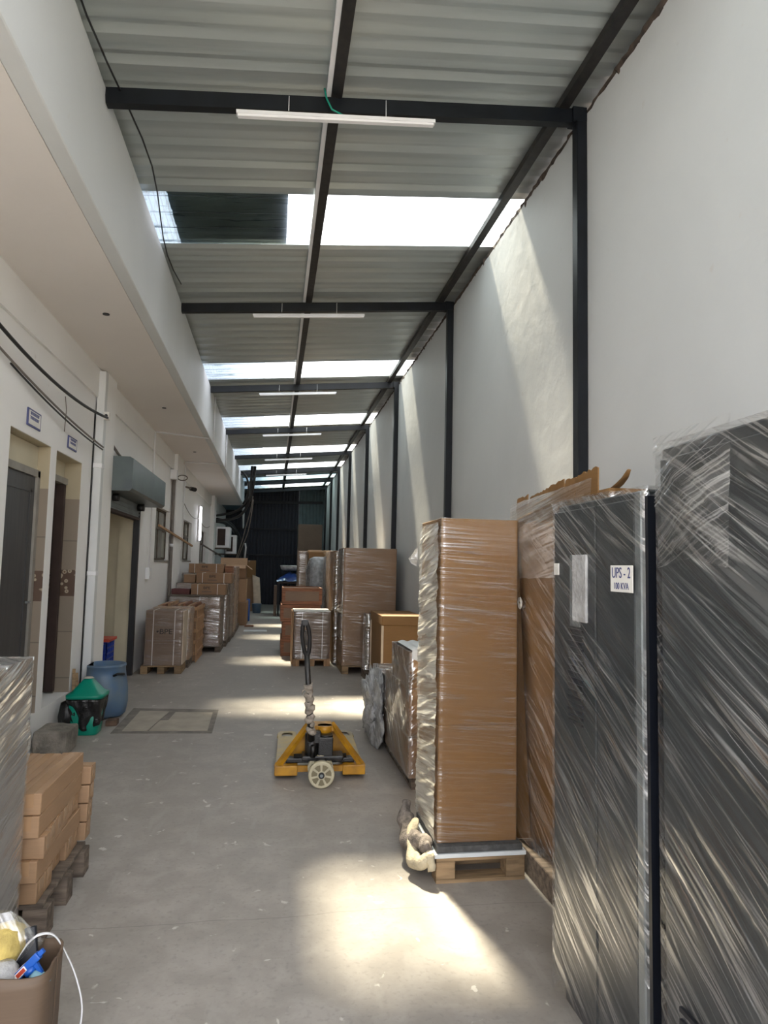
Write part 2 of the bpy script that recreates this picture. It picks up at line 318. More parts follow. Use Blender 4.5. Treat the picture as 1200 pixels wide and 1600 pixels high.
def thing(name, label, cat, loc=(0, 0, 0), group=None, rz=0, world=True):
    """Empty at the thing's base; parts given in world coordinates (or local when world=False)"""
    o = bpy.data.objects.new(name, None); col.objects.link(o); o.location = loc; o.rotation_euler = (0, 0, rz); o.empty_display_size = .1
    if world: o['_w'] = tuple(float(v) for v in loc)
    return tag(o, label, cat, group)
def struct(o): o['kind'] = 'structure'; return o
def solo(mb, name, mat, label, cat, loc, group=None, thick=0):
    o = mb.build(name, mat, None, off=loc, thick=thick); o.location = loc; return tag(o, label, cat, group)
def dup(o, loc, label=None, rz=None):
    def cp(s, par):
        c = s.copy(); col.objects.link(c); c.parent = par
        for ch in list(s.children): cp(ch, c)
        return c
    c = cp(o, None); c.location = loc
    if label: c['label'] = label
    if rz is not None: c.rotation_euler = (0, 0, rz)
    return c
def text(name, s, size, M4, mat, parent, ext=.0004, sx=1):
    cu = bpy.data.curves.new(name, 'FONT'); cu.body = s; cu.size = size; cu.extrude = ext; cu.align_x = 'CENTER'; cu.align_y = 'CENTER'
    t = bpy.data.objects.new(name, cu); col.objects.link(t)
    dg = bpy.context.evaluated_depsgraph_get(); dg.update(); me = bpy.data.meshes.new_from_object(t.evaluated_get(dg))
    bpy.data.objects.remove(t); me.transform(Matrix.Diagonal((sx, 1, 1, 1))); me.transform(M4)
    if '_w' in parent: me.transform(Matrix.Translation(-Vector(parent['_w'])))
    me.materials.clear(); me.materials.append(MAT[mat]); o = bpy.data.objects.new(name, me); col.objects.link(o); o.parent = parent; return o
def face_m(loc, d):   # text matrix on faces looking towards d: '-y','-x','+x'
    L = Matrix.Translation(loc); rx = Matrix.Rotation(PI / 2, 4, 'X')
    return L @ (Matrix.Rotation({'-y': 0, '-x': -PI / 2, '+x': PI / 2}[d], 4, 'Z') @ rx)
def nfn(x, y, z, s): return noise.noise(Vector((x * s, y * s, z * s)))

# ---------------------------------------------------------------- THE SETTING
XL, XR, YE = -1.95, 2.0, 28.2
mb = MB(); mb.box(-4.2, -1.5, -.2, 2.3, YE + .3, 0); struct(mb.build('floor', 'floor'))
mb = MB(); mb.box(-30, -40, -.3, 30, -1.5, -.02); struct(mb.build('floor_yard', 'yard'))
# left wall, with its openings
OP = [(5.33, 6.26, .31, 2.59), (6.42, 7.23, .31, 2.59), (8.2, 10.24, 0, 2.62), (11.7, 13.2, 1.64, 2.55), (15.2, 16.7, 1.66, 2.55), (18.6, 20.2, 1.62, 2.5)]
mb = MB(); y = -1.5; TH = .24
for a, b, z0, z1 in OP:
    mb.box(XL - TH, y, 0, XL, a, 3.68)
    if z0 > 0: mb.box(XL - TH, a, 0, XL, b, z0)
    mb.box(XL - TH, a, z1, XL, b, 3.68); y = b
mb.box(XL - TH, y, 0, XL, 24.4, 3.68)
bmesh.ops.remove_doubles(mb.bm, verts=mb.bm.verts, dist=.0005)
struct(mb.build('wall_left', 'plaster_left'))
mb = MB(); mb.box(XL - .3, 24.4, 0, XL - .02, YE, 4.5); struct(mb.build('wall_left_rear', 'plaster_left'))
mb = MB(); mb.box(XL - TH, -1.5, 3.37, XL + .025, 24.4, 3.68); struct(mb.build('trim_1', 'plaster_left'))
mb = MB(); mb.box(-2.2, -1.5, 3.68, -1.2, 24.4, 3.80); struct(mb.build('ceiling_balcony', 'soffit'))
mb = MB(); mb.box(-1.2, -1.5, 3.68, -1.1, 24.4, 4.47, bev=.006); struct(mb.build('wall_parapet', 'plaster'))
mb = MB(); mb.box(-8, -1.5, 3.8, -1.25, 60, 18.6); struct(mb.build('wall_left_upper', 'building'))
mb = MB(); mb.box(XL, 13.3, 0, XL + .09, 14.1, 3.68); struct(mb.build('trim_2', 'plaster_left'))
mb = MB(); mb.box(XL, 21.2, 0, XL + .12, 21.9, 3.68); struct(mb.build('trim_3', 'plaster_left'))
mb = MB(); mb.box(-4, -1.5, 3.68, -2.2, 24.4, 3.8); mb.box(-4.2, -1.5, 0, -4, 24.4, 3.8); mb.box(-4, 5.0, 0, -2.19, 5.12, 3.68); mb.box(-4, 24.2, 0, -2.19, 24.4, 3.68)
struct(mb.build('wall_rooms_outer', 'cream'))
# rooms behind the openings
mb = MB(); mb.box(-3.6, 7.24, 0, XL - TH, 7.4, 3.6); mb.box(-3.7, 5.12, 0, -3.6, 7.24, 3.6); struct(mb.build('wall_bathroom', 'tile'))
mb = MB(); mb.box(-3.9, 10.24, 0, XL - TH, 10.4, 3.6); struct(mb.build('wall_store_far', 'cream'))
mb = MB(); mb.box(-3.9, 7.4, 0, -2.75, 9.75, 3.6); struct(mb.build('wall_store_inner', 'cream'))
mb = MB(); mb.box(XL - TH - .01, 10.2, .0, XL - .01, 10.238, 2.6); struct(mb.build('trim_4', 'cream'))
# linings of the two bathroom doorways (tiled jambs, cream above)
mb = MB()
for a, b in ((5.33, 6.26), (6.42, 7.23)):
    mb.box(XL - TH, b - .006, .31, XL - .002, b - .001, 2.59); mb.box(XL - TH, a + .001, .31, XL - .002, a + .006, 2.59); mb.box(XL - TH, a, 2.584, XL - .002, b, 2.588)
struct(mb.build('trim_5', 'tile'))
mb = MB(); mb.box(XL - .13, 5.34, 2.36, XL - .10, 6.25, 2.58); struct(mb.build('trim_6', 'cream'))
mb = MB(); mb.box(XL - .2, 6.43, 2.40, XL - .16, 7.22, 2.58); struct(mb.build('trim_7', 'cream'))
# doors
d = struct(thing('door_1', 'dark grey panelled door in the left recess', 'door', (XL - .08, 5.8, .31))); del d['category']
m_ = MB(); m_.box(XL - .125, 5.36, .33, XL - .09, 6.19, 2.31, .004); m_.build('door_leaf', 'door_grey', d)
m_ = MB()
for a, b, c, e in ((5.45, 5.48, .5, 2.2), (6.07, 6.10, .5, 2.2)): m_.box(XL - .092, a, c, XL - .082, b, e)
m_.box(XL - .092, 5.45, 2.17, XL - .082, 6.1, 2.2); m_.box(XL - .092, 5.45, .5, XL - .082, 6.1, .53); m_.build('panel_moulding', 'door_grey', d)
m_ = MB(); m_.box(XL - .13, 5.335, .31, XL - .07, 5.36, 2.36); m_.box(XL - .13, 6.19, .31, XL - .07, 6.25, 2.36); m_.box(XL - .13, 5.335, 2.31, XL - .07, 6.25, 2.37); m_.build('door_frame', 'frame_grey', d)
m_ = MB(); m_.tube([(XL - .09, 6.13, 1.25), (XL - .05, 6.13, 1.25), (XL - .05, 6.03, 1.25)], .009); m_.build('door_handle', 'grey_metal', d)
d = struct(thing('door_2', 'open doorway to the tiled bathroom', 'door', (XL - .15, 6.8, .31))); del d['category']
m_ = MB(); m_.box(XL - .2, 6.43, .31, XL - .12, 6.46, 2.4); m_.box(XL - .2, 7.19, .31, XL - .14, 7.222, 2.4); m_.box(XL - .2, 6.43, 2.36, XL - .12, 7.22, 2.42); m_.build('door_frame', 'frame_grey', d)
m_ = MB(); m_.box(XL - .21, 7.13, .33, XL - .125, 7.187, 2.355, .003); m_.build('door_leaf', 'brown_hole', d)
# right wall: plaster with a broken top edge and brick behind it
def zr(x): return 4.42 + .0885 * (x + 1.1)
mb = MB(); random.seed(4); yy = [-1.5 + i * .045 for i in range(int((YE + 1.5) / .045) + 1)]
def top(y): return 4.69 + .025 * nfn(y, 3, 0, 1.3) + .02 * nfn(y, 9, 0, 9) + .012 * nfn(y, 1, 0, 22)
A = [(mb.bm.verts.new((XR, y, 0)), mb.bm.verts.new((XR, y, top(y))), mb.bm.verts.new((XR + .05, y, top(y) + .005))) for y in yy]
for a, b in zip(A, A[1:]): mb.bm.faces.new((a[0], b[0], b[1], a[1])); mb.bm.faces.new((a[1], b[1], b[2], a[2]))
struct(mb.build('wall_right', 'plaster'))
mb = MB()
def rag(u, v):
    y = -1.5 + u * (YE + 1.5); return Vector((XR + .022 + .02 * nfn(y, v, 5, 19) + (.05 if v > .99 else 0) - .03 * v, y, 4.58 + v * .20 + .01 * nfn(y, v, 1, 8)))
mb.grid(rag, 620, 4, False); mb.box(XR + .05, -1.5, 0, XR + .25, YE, 4.80); struct(mb.build('wall_right_brick', 'brick_edge'))
# end wall: vertical ribbed sheets
def ribbed(x0, x1, z0, z1, yf):
    m = MB(); p = .14; x = x0; pts = []
    while x < x1:
        for dx, dy in ((0, 0), (.02, -.022), (.05, -.022), (.07, 0)):
            if x + dx <= x1: pts.append((x + dx, yf + dy))
        x += p
    pts.append((x1, yf))
    V = [(m.bm.verts.new((a, b, z0)), m.bm.verts.new((a, b, z1))) for a, b in pts]
    for a, b in zip(V, V[1:]): m.bm.faces.new((a[0], b[0], b[1], a[1]))
    return m
struct(ribbed(-2.0, .97, 0, 4.8, YE).build('wall_back', 'navy_sheet', thick=.004))
struct(ribbed(.97, 2.05, 0, 4.8, YE - .01).build('wall_back_panel', 'grey_sheet', thick=.004))
mb = MB(); mb.bar((-2, YE - .06, 3.06), (.97, YE - .06, 3.06), .05, .05); mb.bar((-2, YE - .06, 2.0), (1.9, YE - .06, 2.0), .05, .05); mb.bar((-2, YE - .06, 4.12), (1.95, YE - .06, 4.22), .06, .1)
struct(mb.build('trim_8', 'black_steel'))
# roof sheets
SKY = [(1.3, 2.25), (5.4, 6.32), (10.1, 11.0), (13.85, 14.85), (17.6, 18.6), (20.6, 21.5), (23.4, 24.3), (25.9, 26.7)]
def prof(y0, y1, p=.26):
    out = [y0]; k = math.ceil(y0 / p)
    pts = []
    i = math.floor(y0 / p) - 1
    while i * p < y1 + p:
        b = i * p
        for dy, dz in ((0, 0), (.02, .018), (.055, .018), (.115, 0), (.18, .004), (.195, .004)): pts.append((b + dy, dz))
        i += 1
    def zz(y):
        for (a, za), (b, zb) in zip(pts, pts[1:]):
            if a <= y <= b: return za + (zb - za) * (y - a) / (b - a + 1e-9)
        return 0
    return [(y0, zz(y0))] + [q for q in pts if y0 < q[0] < y1] + [(y1, zz(y1))]
def sheet(m, y0, y1, x0=-1.25, x1=2.12, lift=0):
    nx = 10
    rows = [[m.bm.verts.new((x0 + (x1 - x0) * k / nx, y, zr(x0 + (x1 - x0) * k / nx) + .105 + lift + dz)) for k in range(nx + 1)] for y, dz in prof(y0, y1)]
    for a, b in zip(rows, rows[1:]):
        for k in range(nx): m.bm.faces.new((a[k], a[k + 1], b[k + 1], b[k]))
    return m
mb = MB(); y = -1.0
for a, b in SKY:
    # two overlapping sheets between skylights, a dark lap line where the edge lifts
    mid = (y + a) / 2; sheet(mb, y - .02, mid, lift=0); sheet(mb, mid - .05, a + .02, lift=.02); y = b
sheet(mb, y - .02, YE + .2); struct(mb.build('ceiling', 'roof', thick=.003))
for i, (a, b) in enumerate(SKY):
    mb = MB(); sheet(mb, a, b, lift=.004); struct(mb.build('window_%d' % (i + 4), 'skylight' if i < 6 else 'skylight_shaded'))
mb = MB(); sheet(mb, 5.38, 6.34, -.95, .02, lift=.035); o = mb.build('overlay_sheet', 'overlay', thick=.004); tag(o, 'dark green ribbed sheet lying over the left of the nearest skylight', 'roof sheet')

# ---------------------------------------------------------------- steel frame: beams, columns, purlins
ORD = ['nearest', 'second', 'third', 'fourth', 'fifth', 'sixth', 'seventh', 'eighth']
BY = [4.15, 7.6, 11.15, 14.75, 18.2, 21.4, 24.2, 26.8]
for i, y in enumerate(BY):
    t = thing('roof_beam', '%s black steel beam crossing under the metal roof, counted from the camera' % ORD[i], 'beam', (.45, y, zr(.45)), 'black beams across the roof')
    m_ = MB(); m_.bar((-1.1, y, zr(-1.1)), (XR - .01, y, zr(XR)), .06, .10); m_.build('beam', 'black_steel', t)
    m_ = MB(); m_.box(XR - .10, y - .05, zr(1.95) - .05, XR - .002, y + .05, zr(1.95) + .05); m_.build('end_plate', 'black_steel', t)
    t = thing('steel_column', '%s black steel column standing against the white right wall, counted from the camera' % ORD[i], 'column', (XR - .04, y - .02, 0), 'black columns along the right wall')
    m_ = MB(); m_.box(XR - .075, y - .055, .008, XR - .003, y + .025, zr(1.95) - .05, .004); m_.build('shaft', 'black_steel', t)
    m_ = MB(); m_.box(XR - .12, y - .09, 0, XR - .003, y + .06, .010); m_.build('base_plate', 'black_steel', t)
for x, lb in ((.30, 'long dark steel purlin running down the middle of the roof'), (1.84, 'long dark steel purlin running beside the right wall top')):
    m_ = MB(); m_.box(x - .035, -1, zr(x) + .045, x + .035, YE, zr(x) + .10)
    o = m_.build('roof_purlin', 'purlin' if x < 1 else 'purlin', None, off=(x, 13, zr(x))); o.location = (x, 13, zr(x)); tag(o, lb, 'purlin')
    if x < 1:
        t = o; m_ = MB(); m_.box(x - .066, -1, zr(x) + .052, x - .036, YE - .3, zr(x) + .098); pp = m_.build('conduit_strip', 'white_metal', None, off=(x, 13, zr(x))); pp.parent = t; pp['label'] = 'white conduit along the purlin'
# batten lights
for i, y in enumerate(BY[:6]):
    z = zr(.3) - .115 if i == 0 else zr(.3) - .12
    t = thing('batten_light', 'slim white tube light hanging below the %s roof beam' % ORD[i], 'light', (.31, y - .03, z), 'white tube lights under the roof beams')
    m_ = MB(); m_.bar((-.32, y - .056, z + .01 - .05), (.94, y - .056, z + .01 + .05), .04, .022); m_.build('housing', 'white_metal', t)
    m_ = MB(); m_.bar((-.31, y - .056, z - .008 - .05), (.93, y - .056, z - .008 + .05), .03, .016); m_.build('diffuser', 'lamp_white', t)
    for xx in (.0, .62):
        m_ = MB(); m_.cyl((xx, y - .052, z + .02), (xx, y - .036, zr(xx) + .04), .0025, 6); m_.build('suspension_wire', 'white_metal', t)
# cable along the left edge of the roof
pts = [(-1.02 - .05 * math.sin(k * .7), 2.5 + k * .35, zr(-1.0) + .055 - .03 * abs(math.sin(k * .45))) for k in range(14)]
solo(MB().tube(pts, .006, 6), 'roof_cable', 'cable', 'thin dark cable strung under the roof edge above the parapet', 'cable', pts[0])
# green wire end on first beam
solo(MB().tube([(.22, 4.09, 4.62), (.235, 4.085, 4.55), (.27, 4.08, 4.48), (.34, 4.085, 4.455)], .006, 6), 'loose_wire', 'green', 'short green wire dangling from the nearest roof beam', 'wire', (.22, 4.09, 4.5))

# ---------------------------------------------------------------- left wall fittings
m_ = MB(); m_.box(XL, 7.72, 0, XL + .085, 8.17, 3.68, .004); struct(m_.build('trim_9', 'plaster_left'))
t = thing('drain_pipe', 'white painted square duct pipe running down the pillar beside the bathroom', 'pipe', (XL + .05, 7.66, 0))
m_ = MB(); m_.box(XL + .012, 7.61, .01, XL + .095, 7.715, 3.66, .006, 2); m_.build('pipe', 'plaster', t)
for z in (1.45, 2.6): m_ = MB(); m_.box(XL + .006, 7.60, z, XL + .102, 7.717, z + .05, .004); m_.build('pipe_collar', 'white_metal', t)
m_ = MB(); m_.cyl((XL + .006, 7.59, .3), (XL + .006, 7.59, 3.2), .006, 8); m_.build('cable', 'cable', t)
# shutter hood and shutter
t = thing('roller_shutter', 'grey boxed roller shutter above the store doorway on the left wall', 'shutter', (XL, 9.3, 2.4))
m_ = MB(); m_.prism([(XL + .001, 2.42), (XL + .28, 2.42), (XL + .31, 2.45), (XL + .31, 2.80), (XL + .27, 2.82), (XL + .001, 2.82)], 'y', 8.16, 10.55); m_.build('hood', 'hood', t)
m_ = MB(); m_.box(XL - .05, 8.25, 2.24, XL + .02, 10.2, 2.5); 
for k in range(4): m_.box(XL + .02, 8.25, 2.26 + k * .055, XL + .03, 10.2, 2.29 + k * .055)
m_.build('curtain', 'grey_metal', t)
m_ = MB(); m_.box(XL - .06, 8.25, 2.2, XL + .035, 10.2, 2.235); m_.build('bottom_bar', 'brown_hole', t)
m_ = MB(); m_.box(XL - .05, 10.16, 0.01, XL + .03, 10.235, 2.42); m_.build('guide_rail', 'rubber', t)
m_ = MB(); m_.box(XL - .05, 8.205, 0.01, XL + .02, 8.24, 2.42); m_.build('guide_rail', 'rubber', t)
m_ = MB(); m_.cyl((XL + .03, 10.0, 2.37), (XL + .12, 10.0, 2.37), .05, 14); m_.build('lock', 'rubber', t); m_ = MB(); m_.cyl((XL + .03, 8.5, 2.37), (XL + .1, 8.5, 2.37), .045, 14); m_.build('lock', 'rubber', t)
# cable bundle above hood
solo(MB().tube([(XL + .04, 8.2, 2.98), (XL + .06, 8.5, 2.90), (XL + .05, 9.0, 2.86), (XL + .03, 9.4, 2.84)], .016, 8), 'wire_bundle', 'cable_grey', 'grey wire bundle lying on top of the shutter hood', 'cable', (XL + .05, 8.5, 2.85))
# windows
def window(n, y0, y1, z0, z1, cols, opened=False):
    w_ = struct(thing('window_%d' % n, '', 'x', (XL - .1, (y0 + y1) / 2, z0))); del w_['category']; del w_['label']
    x = XL - .09
    m_ = MB()
    for a in (y0, y1 - .04): m_.box(x - .02, a, z0, x + .02, a + .04, z1)
    for z in (z0, z1 - .04): m_.box(x - .02, y0, z, x + .02, y1, z + .04)
    for k in range(1, cols): yy = y0 + (y1 - y0) * k / cols; m_.box(x - .018, yy - .018, z0, x + .018, yy + .018, z1)
    zt = z0 + (z1 - z0) * .62; m_.box(x - .018, y0, zt - .018, x + .018, y1, zt + .018); m_.build('window_frame', 'iron', w_)
    m_ = MB(); m_.box(x - .006, y0 + .02, z0 + .02, x, y1 - .02, z1 - .02); m_.build('window_pane', 'glass_dusty', w_)
    m_ = MB(); m_.box(XL - TH, y0, z0 - .03, XL + .015, y1, z0 + .004); m_.build('window_sill', 'frame_grey', w_)
    if opened:
        s = MB(); xf = Matrix.Translation((x + .03, y1 - .1, 0)) @ Matrix.Rotation(math.radians(-18), 4, 'Z')
        W_ = (y1 - y0) / cols - .06
        for a in (-W_, -.03): s.box(0, a, z0 + .03, .025, a + .03, zt - .02)
        s.box(0, -W_, z0 + .03, .025, 0, z0 + .06); s.box(0, -W_, zt - .05, .025, 0, zt - .02); q = s.build('sash', 'iron', w_, xf=xf)
        s = MB(); s.box(.008, -W_, z0 + .05, .014, -.02, zt - .04); g = s.build('sash_pane', 'glass_dusty', q, xf=xf)
window(1, 11.7, 13.2, 1.64, 2.55, 2, True); window(2, 15.2, 16.7, 1.66, 2.55, 2); window(3, 18.6, 20.2, 1.62, 2.5, 2)
solo(MB().bar((XL + .05, 11.75, 2.22), (XL + .19, 15.3, 1.98), .03, .035), 'wooden_batten', 'wood_warm', 'long wooden batten leaning between the first and second windows', 'batten', (XL + .05, 11.8, 2.1))
solo(MB().bar((XL + .03, 18.7, 2.12), (XL + .24, 23.0, 1.86), .03, .035), 'steel_bar', 'iron', 'dark steel bar leaning from the third window towards the air conditioners', 'bar', (XL + .05, 18.8, 2.0))
# signs over the two bathroom doors
def sign(y0, y1, z0, z1, lb):
    t = thing('door_sign', lb, 'sign', (XL, (y0 + y1) / 2, z0), 'small blue signs over the bathroom doors')
    m_ = MB(); m_.box(XL + .001, y0, z0, XL + .012, y1, z1, .002); m_.build('plate', 'blue_print', t)
    m_ = MB(); m_.box(XL + .011, y0 + .02, z0 + .015, XL + .014, y1 - .02, z1 - .015); m_.build('face', 'paper', t)
    m_ = MB(); h = z1 - z0; random.seed(int(y0 * 10))
    for r, fr in enumerate((.66, .40)):
        yy = y0 + .05
        while yy < y1 - .06:
            l = random.uniform(.012, .03); m_.box(XL + .0135, yy, z0 + h * fr, XL + .0155, yy + l, z0 + h * (fr + .15)); yy += l + .008
        m_.box(XL + .0135, y0 + .04, z0 + h * (fr + .15), XL + .0155, y1 - .05, z0 + h * (fr + .18))
    m_.build('lettering', 'blue_print', t)
sign(5.63, 5.93, 2.66, 2.80, 'larger blue and white sign above the left bathroom door'); sign(6.70, 6.98, 2.66, 2.78, 'smaller blue and white sign above the open bathroom doorway')
# swagged cables on the near left wall
def sag(a, b, d, n=14, bulge=0): 
    a = Vector(a); b = Vector(b); return [a.lerp(b, k / n) + Vector((bulge * math.sin(PI * k / n), 0, -d * 4 * (k / n) * (1 - k / n))) for k in range(n + 1)]
P = sag((XL + .06, 4.6, 3.22), (XL + .15, 7.52, 3.13), .10); solo(MB().tube(P, .014, 10), 'thick_cable', 'cable', 'thick black cable swagged along the near left wall', 'cable', P[0])
P = sag((XL + .02, 4.6, 3.12), (XL + .11, 7.58, 2.82), .05); solo(MB().tube(P, .009, 8), 'thin_cable', 'cable_grey', 'thin grey cable drooping below the thick black one on left wall', 'cable', P[0])
P = sag((XL + .02, 5.2, 3.02), (XL + .11, 7.56, 2.79), .04); solo(MB().tube(P, .008, 8), 'thin_cable', 'cable', 'thin black cable ending at the duct, lowest on the left wall', 'cable', P[0])
P = [(XL + .02, 6.5, 3.10), (XL + .03, 6.52, 2.98), (XL + .02, 6.53, 2.78)]; solo(MB().tube(P, .004, 6), 'hanging_wire', 'cable_grey', 'short wire end hanging down between the two door signs', 'wire', P[0])
t = thing('cable_bracket', 'small pale bracket holding the thick cable at the duct', 'bracket', (XL + .15, 7.72, 3.2)); m_ = MB(); m_.box(XL + .10, 7.55, 3.12, XL + .16, 7.608, 3.20, .004); m_.build('clamp', 'paper', t); m_ = MB(); m_.cyl((XL + .13, 7.545, 3.16), (XL + .13, 7.552, 3.16), .016, 12); m_.build('hole', 'rubber', t)
# conduits
for lb, pts in (('white conduit crossing the soffit and running down beside the shutter', [(-1.12, 11.4, 3.665), (XL + .04, 11.05, 3.665), (XL + .04, 11.05, 3.62), (XL + .04, 11.05, 1.5)]),
                ('white conduit crossing the soffit and running down the first pilaster', [(-1.12, 14.3, 3.665), (XL + .11, 14.25, 3.665), (XL + .11, 14.25, 3.60), (XL + .11, 14.2, 1.65)])):
    solo(MB().tube(pts, .013, 8), 'conduit', 'white_metal', lb, 'conduit', pts[0], 'white conduits on the left wall')
t = thing('drain_pipe', 'slim grey downpipe standing beside the first pilaster', 'pipe', (XL + .05, 13.24, 0)); m_ = MB(); m_.cyl((XL + .045, 13.24, 0.02), (XL + .045, 13.24, 3.36), .032, 14); m_.build('pipe', 'cable_grey', t); m_ = MB(); m_.cyl((XL + .045, 13.24, 1.9), (XL + .045, 13.24, 1.96), .040, 14); m_.build('pipe_collar', 'white_metal', t)
for y, z0, z1, lb in ((11.85, 3.64, 4.5, 'nearer'), (14.9, 3.64, 4.5, 'farther')):
    solo(MB().cyl((-1.085, y, z0 + .05), (-1.085, y, z1 - .03), .014, 8), 'parapet_conduit', 'white_metal', '%s white conduit running up the parapet face' % lb, 'conduit', (-1.085, y, z0))
t = thing('switch_box', 'small white switch box on the wall below the shutter conduit', 'switch', (XL, 11.08, 1.36)); m_ = MB(); m_.box(XL + .001, 10.98, 1.34, XL + .06, 11.2, 1.52, .005); m_.build('box', 'white_metal', t); m_ = MB(); m_.box(XL + .06, 11.04, 1.39, XL + .066, 11.1, 1.47); m_.build('rocker_switch', 'paper', t)
t = thing('wall_light', 'small white floodlight with coiled cable beside first pilaster', 'light', (XL, 13.1, 3.2)); m_ = MB(); m_.box(XL + .001, 13.0, 3.16, XL + .12, 13.16, 3.34, .006); m_.build('housing', 'white_metal', t)
m_ = MB(); m_.tube([(XL + .2 + .09 * math.cos(k * .5), 13.2, 3.21 + .05 * math.sin(k * .5)) for k in range(25)], .009, 6); m_.build('coiled_cable', 'cable_grey', t)
t = thing('security_camera', 'dark bullet camera on a white mount beyond the first pilaster', 'camera', (XL, 15.0, 3.2)); m_ = MB(); m_.box(XL + .001, 14.9, 3.12, XL + .03, 15.1, 3.34); m_.build('mount', 'white_metal', t)
m_ = MB(); m_.cyl((XL + .03, 15.0, 3.24), (XL + .16, 14.92, 3.2), .02, 10); m_.build('arm', 'cable_grey', t); m_ = MB(); m_.cyl((XL + .15, 15.0, 3.2), (XL + .25, 14.85, 3.17), .045, 14); m_.build('camera_body', 'rubber', t)
t = thing('tube_light', 'lit vertical tube light on the left wall between the second and third windows', 'light', (XL, 17.9, 2.2)); m_ = MB(); m_.box(XL + .001, 17.84, 2.15, XL + .05, 17.94, 3.1); m_.build('housing', 'white_metal', t); m_ = MB(); m_.cyl((XL + .075, 17.88, 2.2), (XL + .075, 17.88, 3.05), .022, 12); m_.build('tube', 'lit', t)
P = sag((XL + .02, 15.0, 2.88), (XL + .04, 17.8, 2.75), .12); solo(MB().tube(P, .008, 6), 'thin_cable', 'cable_grey', 'thin grey cable sagging above the second window', 'cable', P[0])
P = sag((XL + .02, 18.1, 2.75), (XL + .04, 20.8, 2.72), .12); solo(MB().tube(P, .008, 6), 'thin_cable', 'cable_grey', 'thin grey cable sagging above the third window', 'cable', P[0])
for x, y, lb in ((-1.46, 5.87, 'near the camera'), (-1.52, 9.35, 'above the shutter'), (-1.52, 12.96, 'above the first window')):
    solo(MB().cyl((x, y, 3.672), (x, y, 3.6795), .028, 16), 'soffit_outlet', 'cable', 'small dark round outlet in the white soffit %s' % lb, 'outlet', (x, y, 3.672), 'outlets in the soffit')
# AC units
def ac(x0, y0, z0, w, dd, h, lb):
    t = thing('air_conditioner', lb, 'air conditioner', (x0, y0, z0), 'air conditioning units on the left wall')
    m_ = MB(); m_.box(x0, y0, z0, x0 + dd, y0 + w, z0 + h, .012, 2); m_.build('casing', 'white_metal', t)
    m_ = MB(); m_.box(x0 + .04, y0 - .012, z0 + .07, x0 + dd * .68, y0 + .002, z0 + h - .06); m_.build('grille', 'brown_hole', t)
    
    for yb in (y0 + .1, y0 + w - .1): m_ = MB(); m_.bar((XL + .002, yb, z0 - .022), (x0 + dd, yb, z0 - .022), .04, .04); m_.build('bracket', 'iron', t)
ac(XL + .13, 22.1, 2.12, .8, .42, .66, 'nearer white air conditioner with brown grille on the left wall'); ac(XL + .36, 23.05, 1.95, .5, .35, .62, 'farther white air conditioner behind and below the other')
# big black cables dropping from the roof
B0 = zr(-.6)
for lb, pts, r in (('thick black cable looping from the roof to the upper wall bracket', [(-.62, 20.0, B0), (-.64, 20.0, 4.0), (-.72, 20.1, 3.6), (-.95, 20.6, 3.33), (-1.3, 21.3, 3.18), (-1.9, 22.4, 3.15)], .04),
                   ('thick black cable looping lower from the roof to the wall', [(-.70, 20.0, B0), (-.72, 20.0, 4.0), (-.74, 20.1, 3.5), (-.95, 20.5, 3.12), (-1.3, 21.2, 2.98), (-1.9, 22.2, 2.98)], .04),
                   ('thick black cable bowing out over the parapet end', [(-1.02, 20.4, 4.35), (-.86, 20.4, 4.15), (-.80, 20.4, 3.85), (-.84, 20.5, 3.6), (-.95, 20.6, 3.4)], .03),
                   ('heavy black cable arching from the wall down behind the air conditioners', [(-1.9, 22.7, 3.0), (-1.6, 23.1, 2.95), (-1.33, 23.7, 2.7), (-1.22, 23.9, 2.2), (-1.18, 23.95, 1.7), (-1.18, 23.95, 1.2)], .06),
                   ('second heavy black cable arching close beside the first one', [(-1.9, 23.0, 3.08), (-1.5, 23.5, 2.98), (-1.22, 23.95, 2.6), (-1.10, 24.0, 2.2), (-1.06, 24.2, 1.7), (-1.06, 24.2, 1.2)], .05),
                   ('thin grey cable hanging slack to the boxes from the roof', [(-.66, 20.2, 3.6), (-.72, 20.4, 3.2), (-.86, 20.8, 2.7), (-.96, 21.0, 2.3), (-1.12, 21.2, 1.8)], .014),
                   ('thin grey cable hanging beside its twin at the dark end', [(-.64, 20.2, 3.5), (-.70, 20.4, 3.0), (-.78, 20.8, 2.6), (-.92, 21.0, 2.2), (-1.08, 21.3, 1.8)], .014)):
    # smooth the polyline
    V = [Vector(p) for p in pts]; Q = []
    for i in range(len(V) - 1):
        a = V[max(i - 1, 0)]; b = V[i]; c = V[i + 1]; e = V[min(i + 2, len(V) - 1)]
        for k in range(5):
            u = k / 5; Q.append(.5 * ((2 * b) + (c - a) * u + (2 * a - 5 * b + 4 * c - e) * u * u + (-a + 3 * b - 3 * c + e) * u ** 3))
    Q.append(V[-1]); solo(MB().tube(Q, r, 10), 'hanging_cable', 'cable' if r > .02 else 'cable_grey', lb, 'cable', pts[0], 'cables hanging at the far end')
solo(MB().prism([(24.403, 4.4), (24.6, 4.0), (25.3, 3.6), (25.3, 3.0), (25.0, 2.9), (24.5, 3.4), (24.403, 3.7)], 'x', -1.14, -1.10), 'plastic_flap', 'white_board', 'pale plastic flap hanging beyond the end of the parapet', 'flap', (-.88, 24.8, 3.3))
solo(MB().tube([(-1.0, 24.3, 2.35), (-.97, 24.3, 2.2), (-1.0, 24.3, 1.75)], .03, 8), 'white_pipe', 'white_metal', 'short white pipe behind the farther air conditioner', 'pipe', (-1, 24.3, 2))

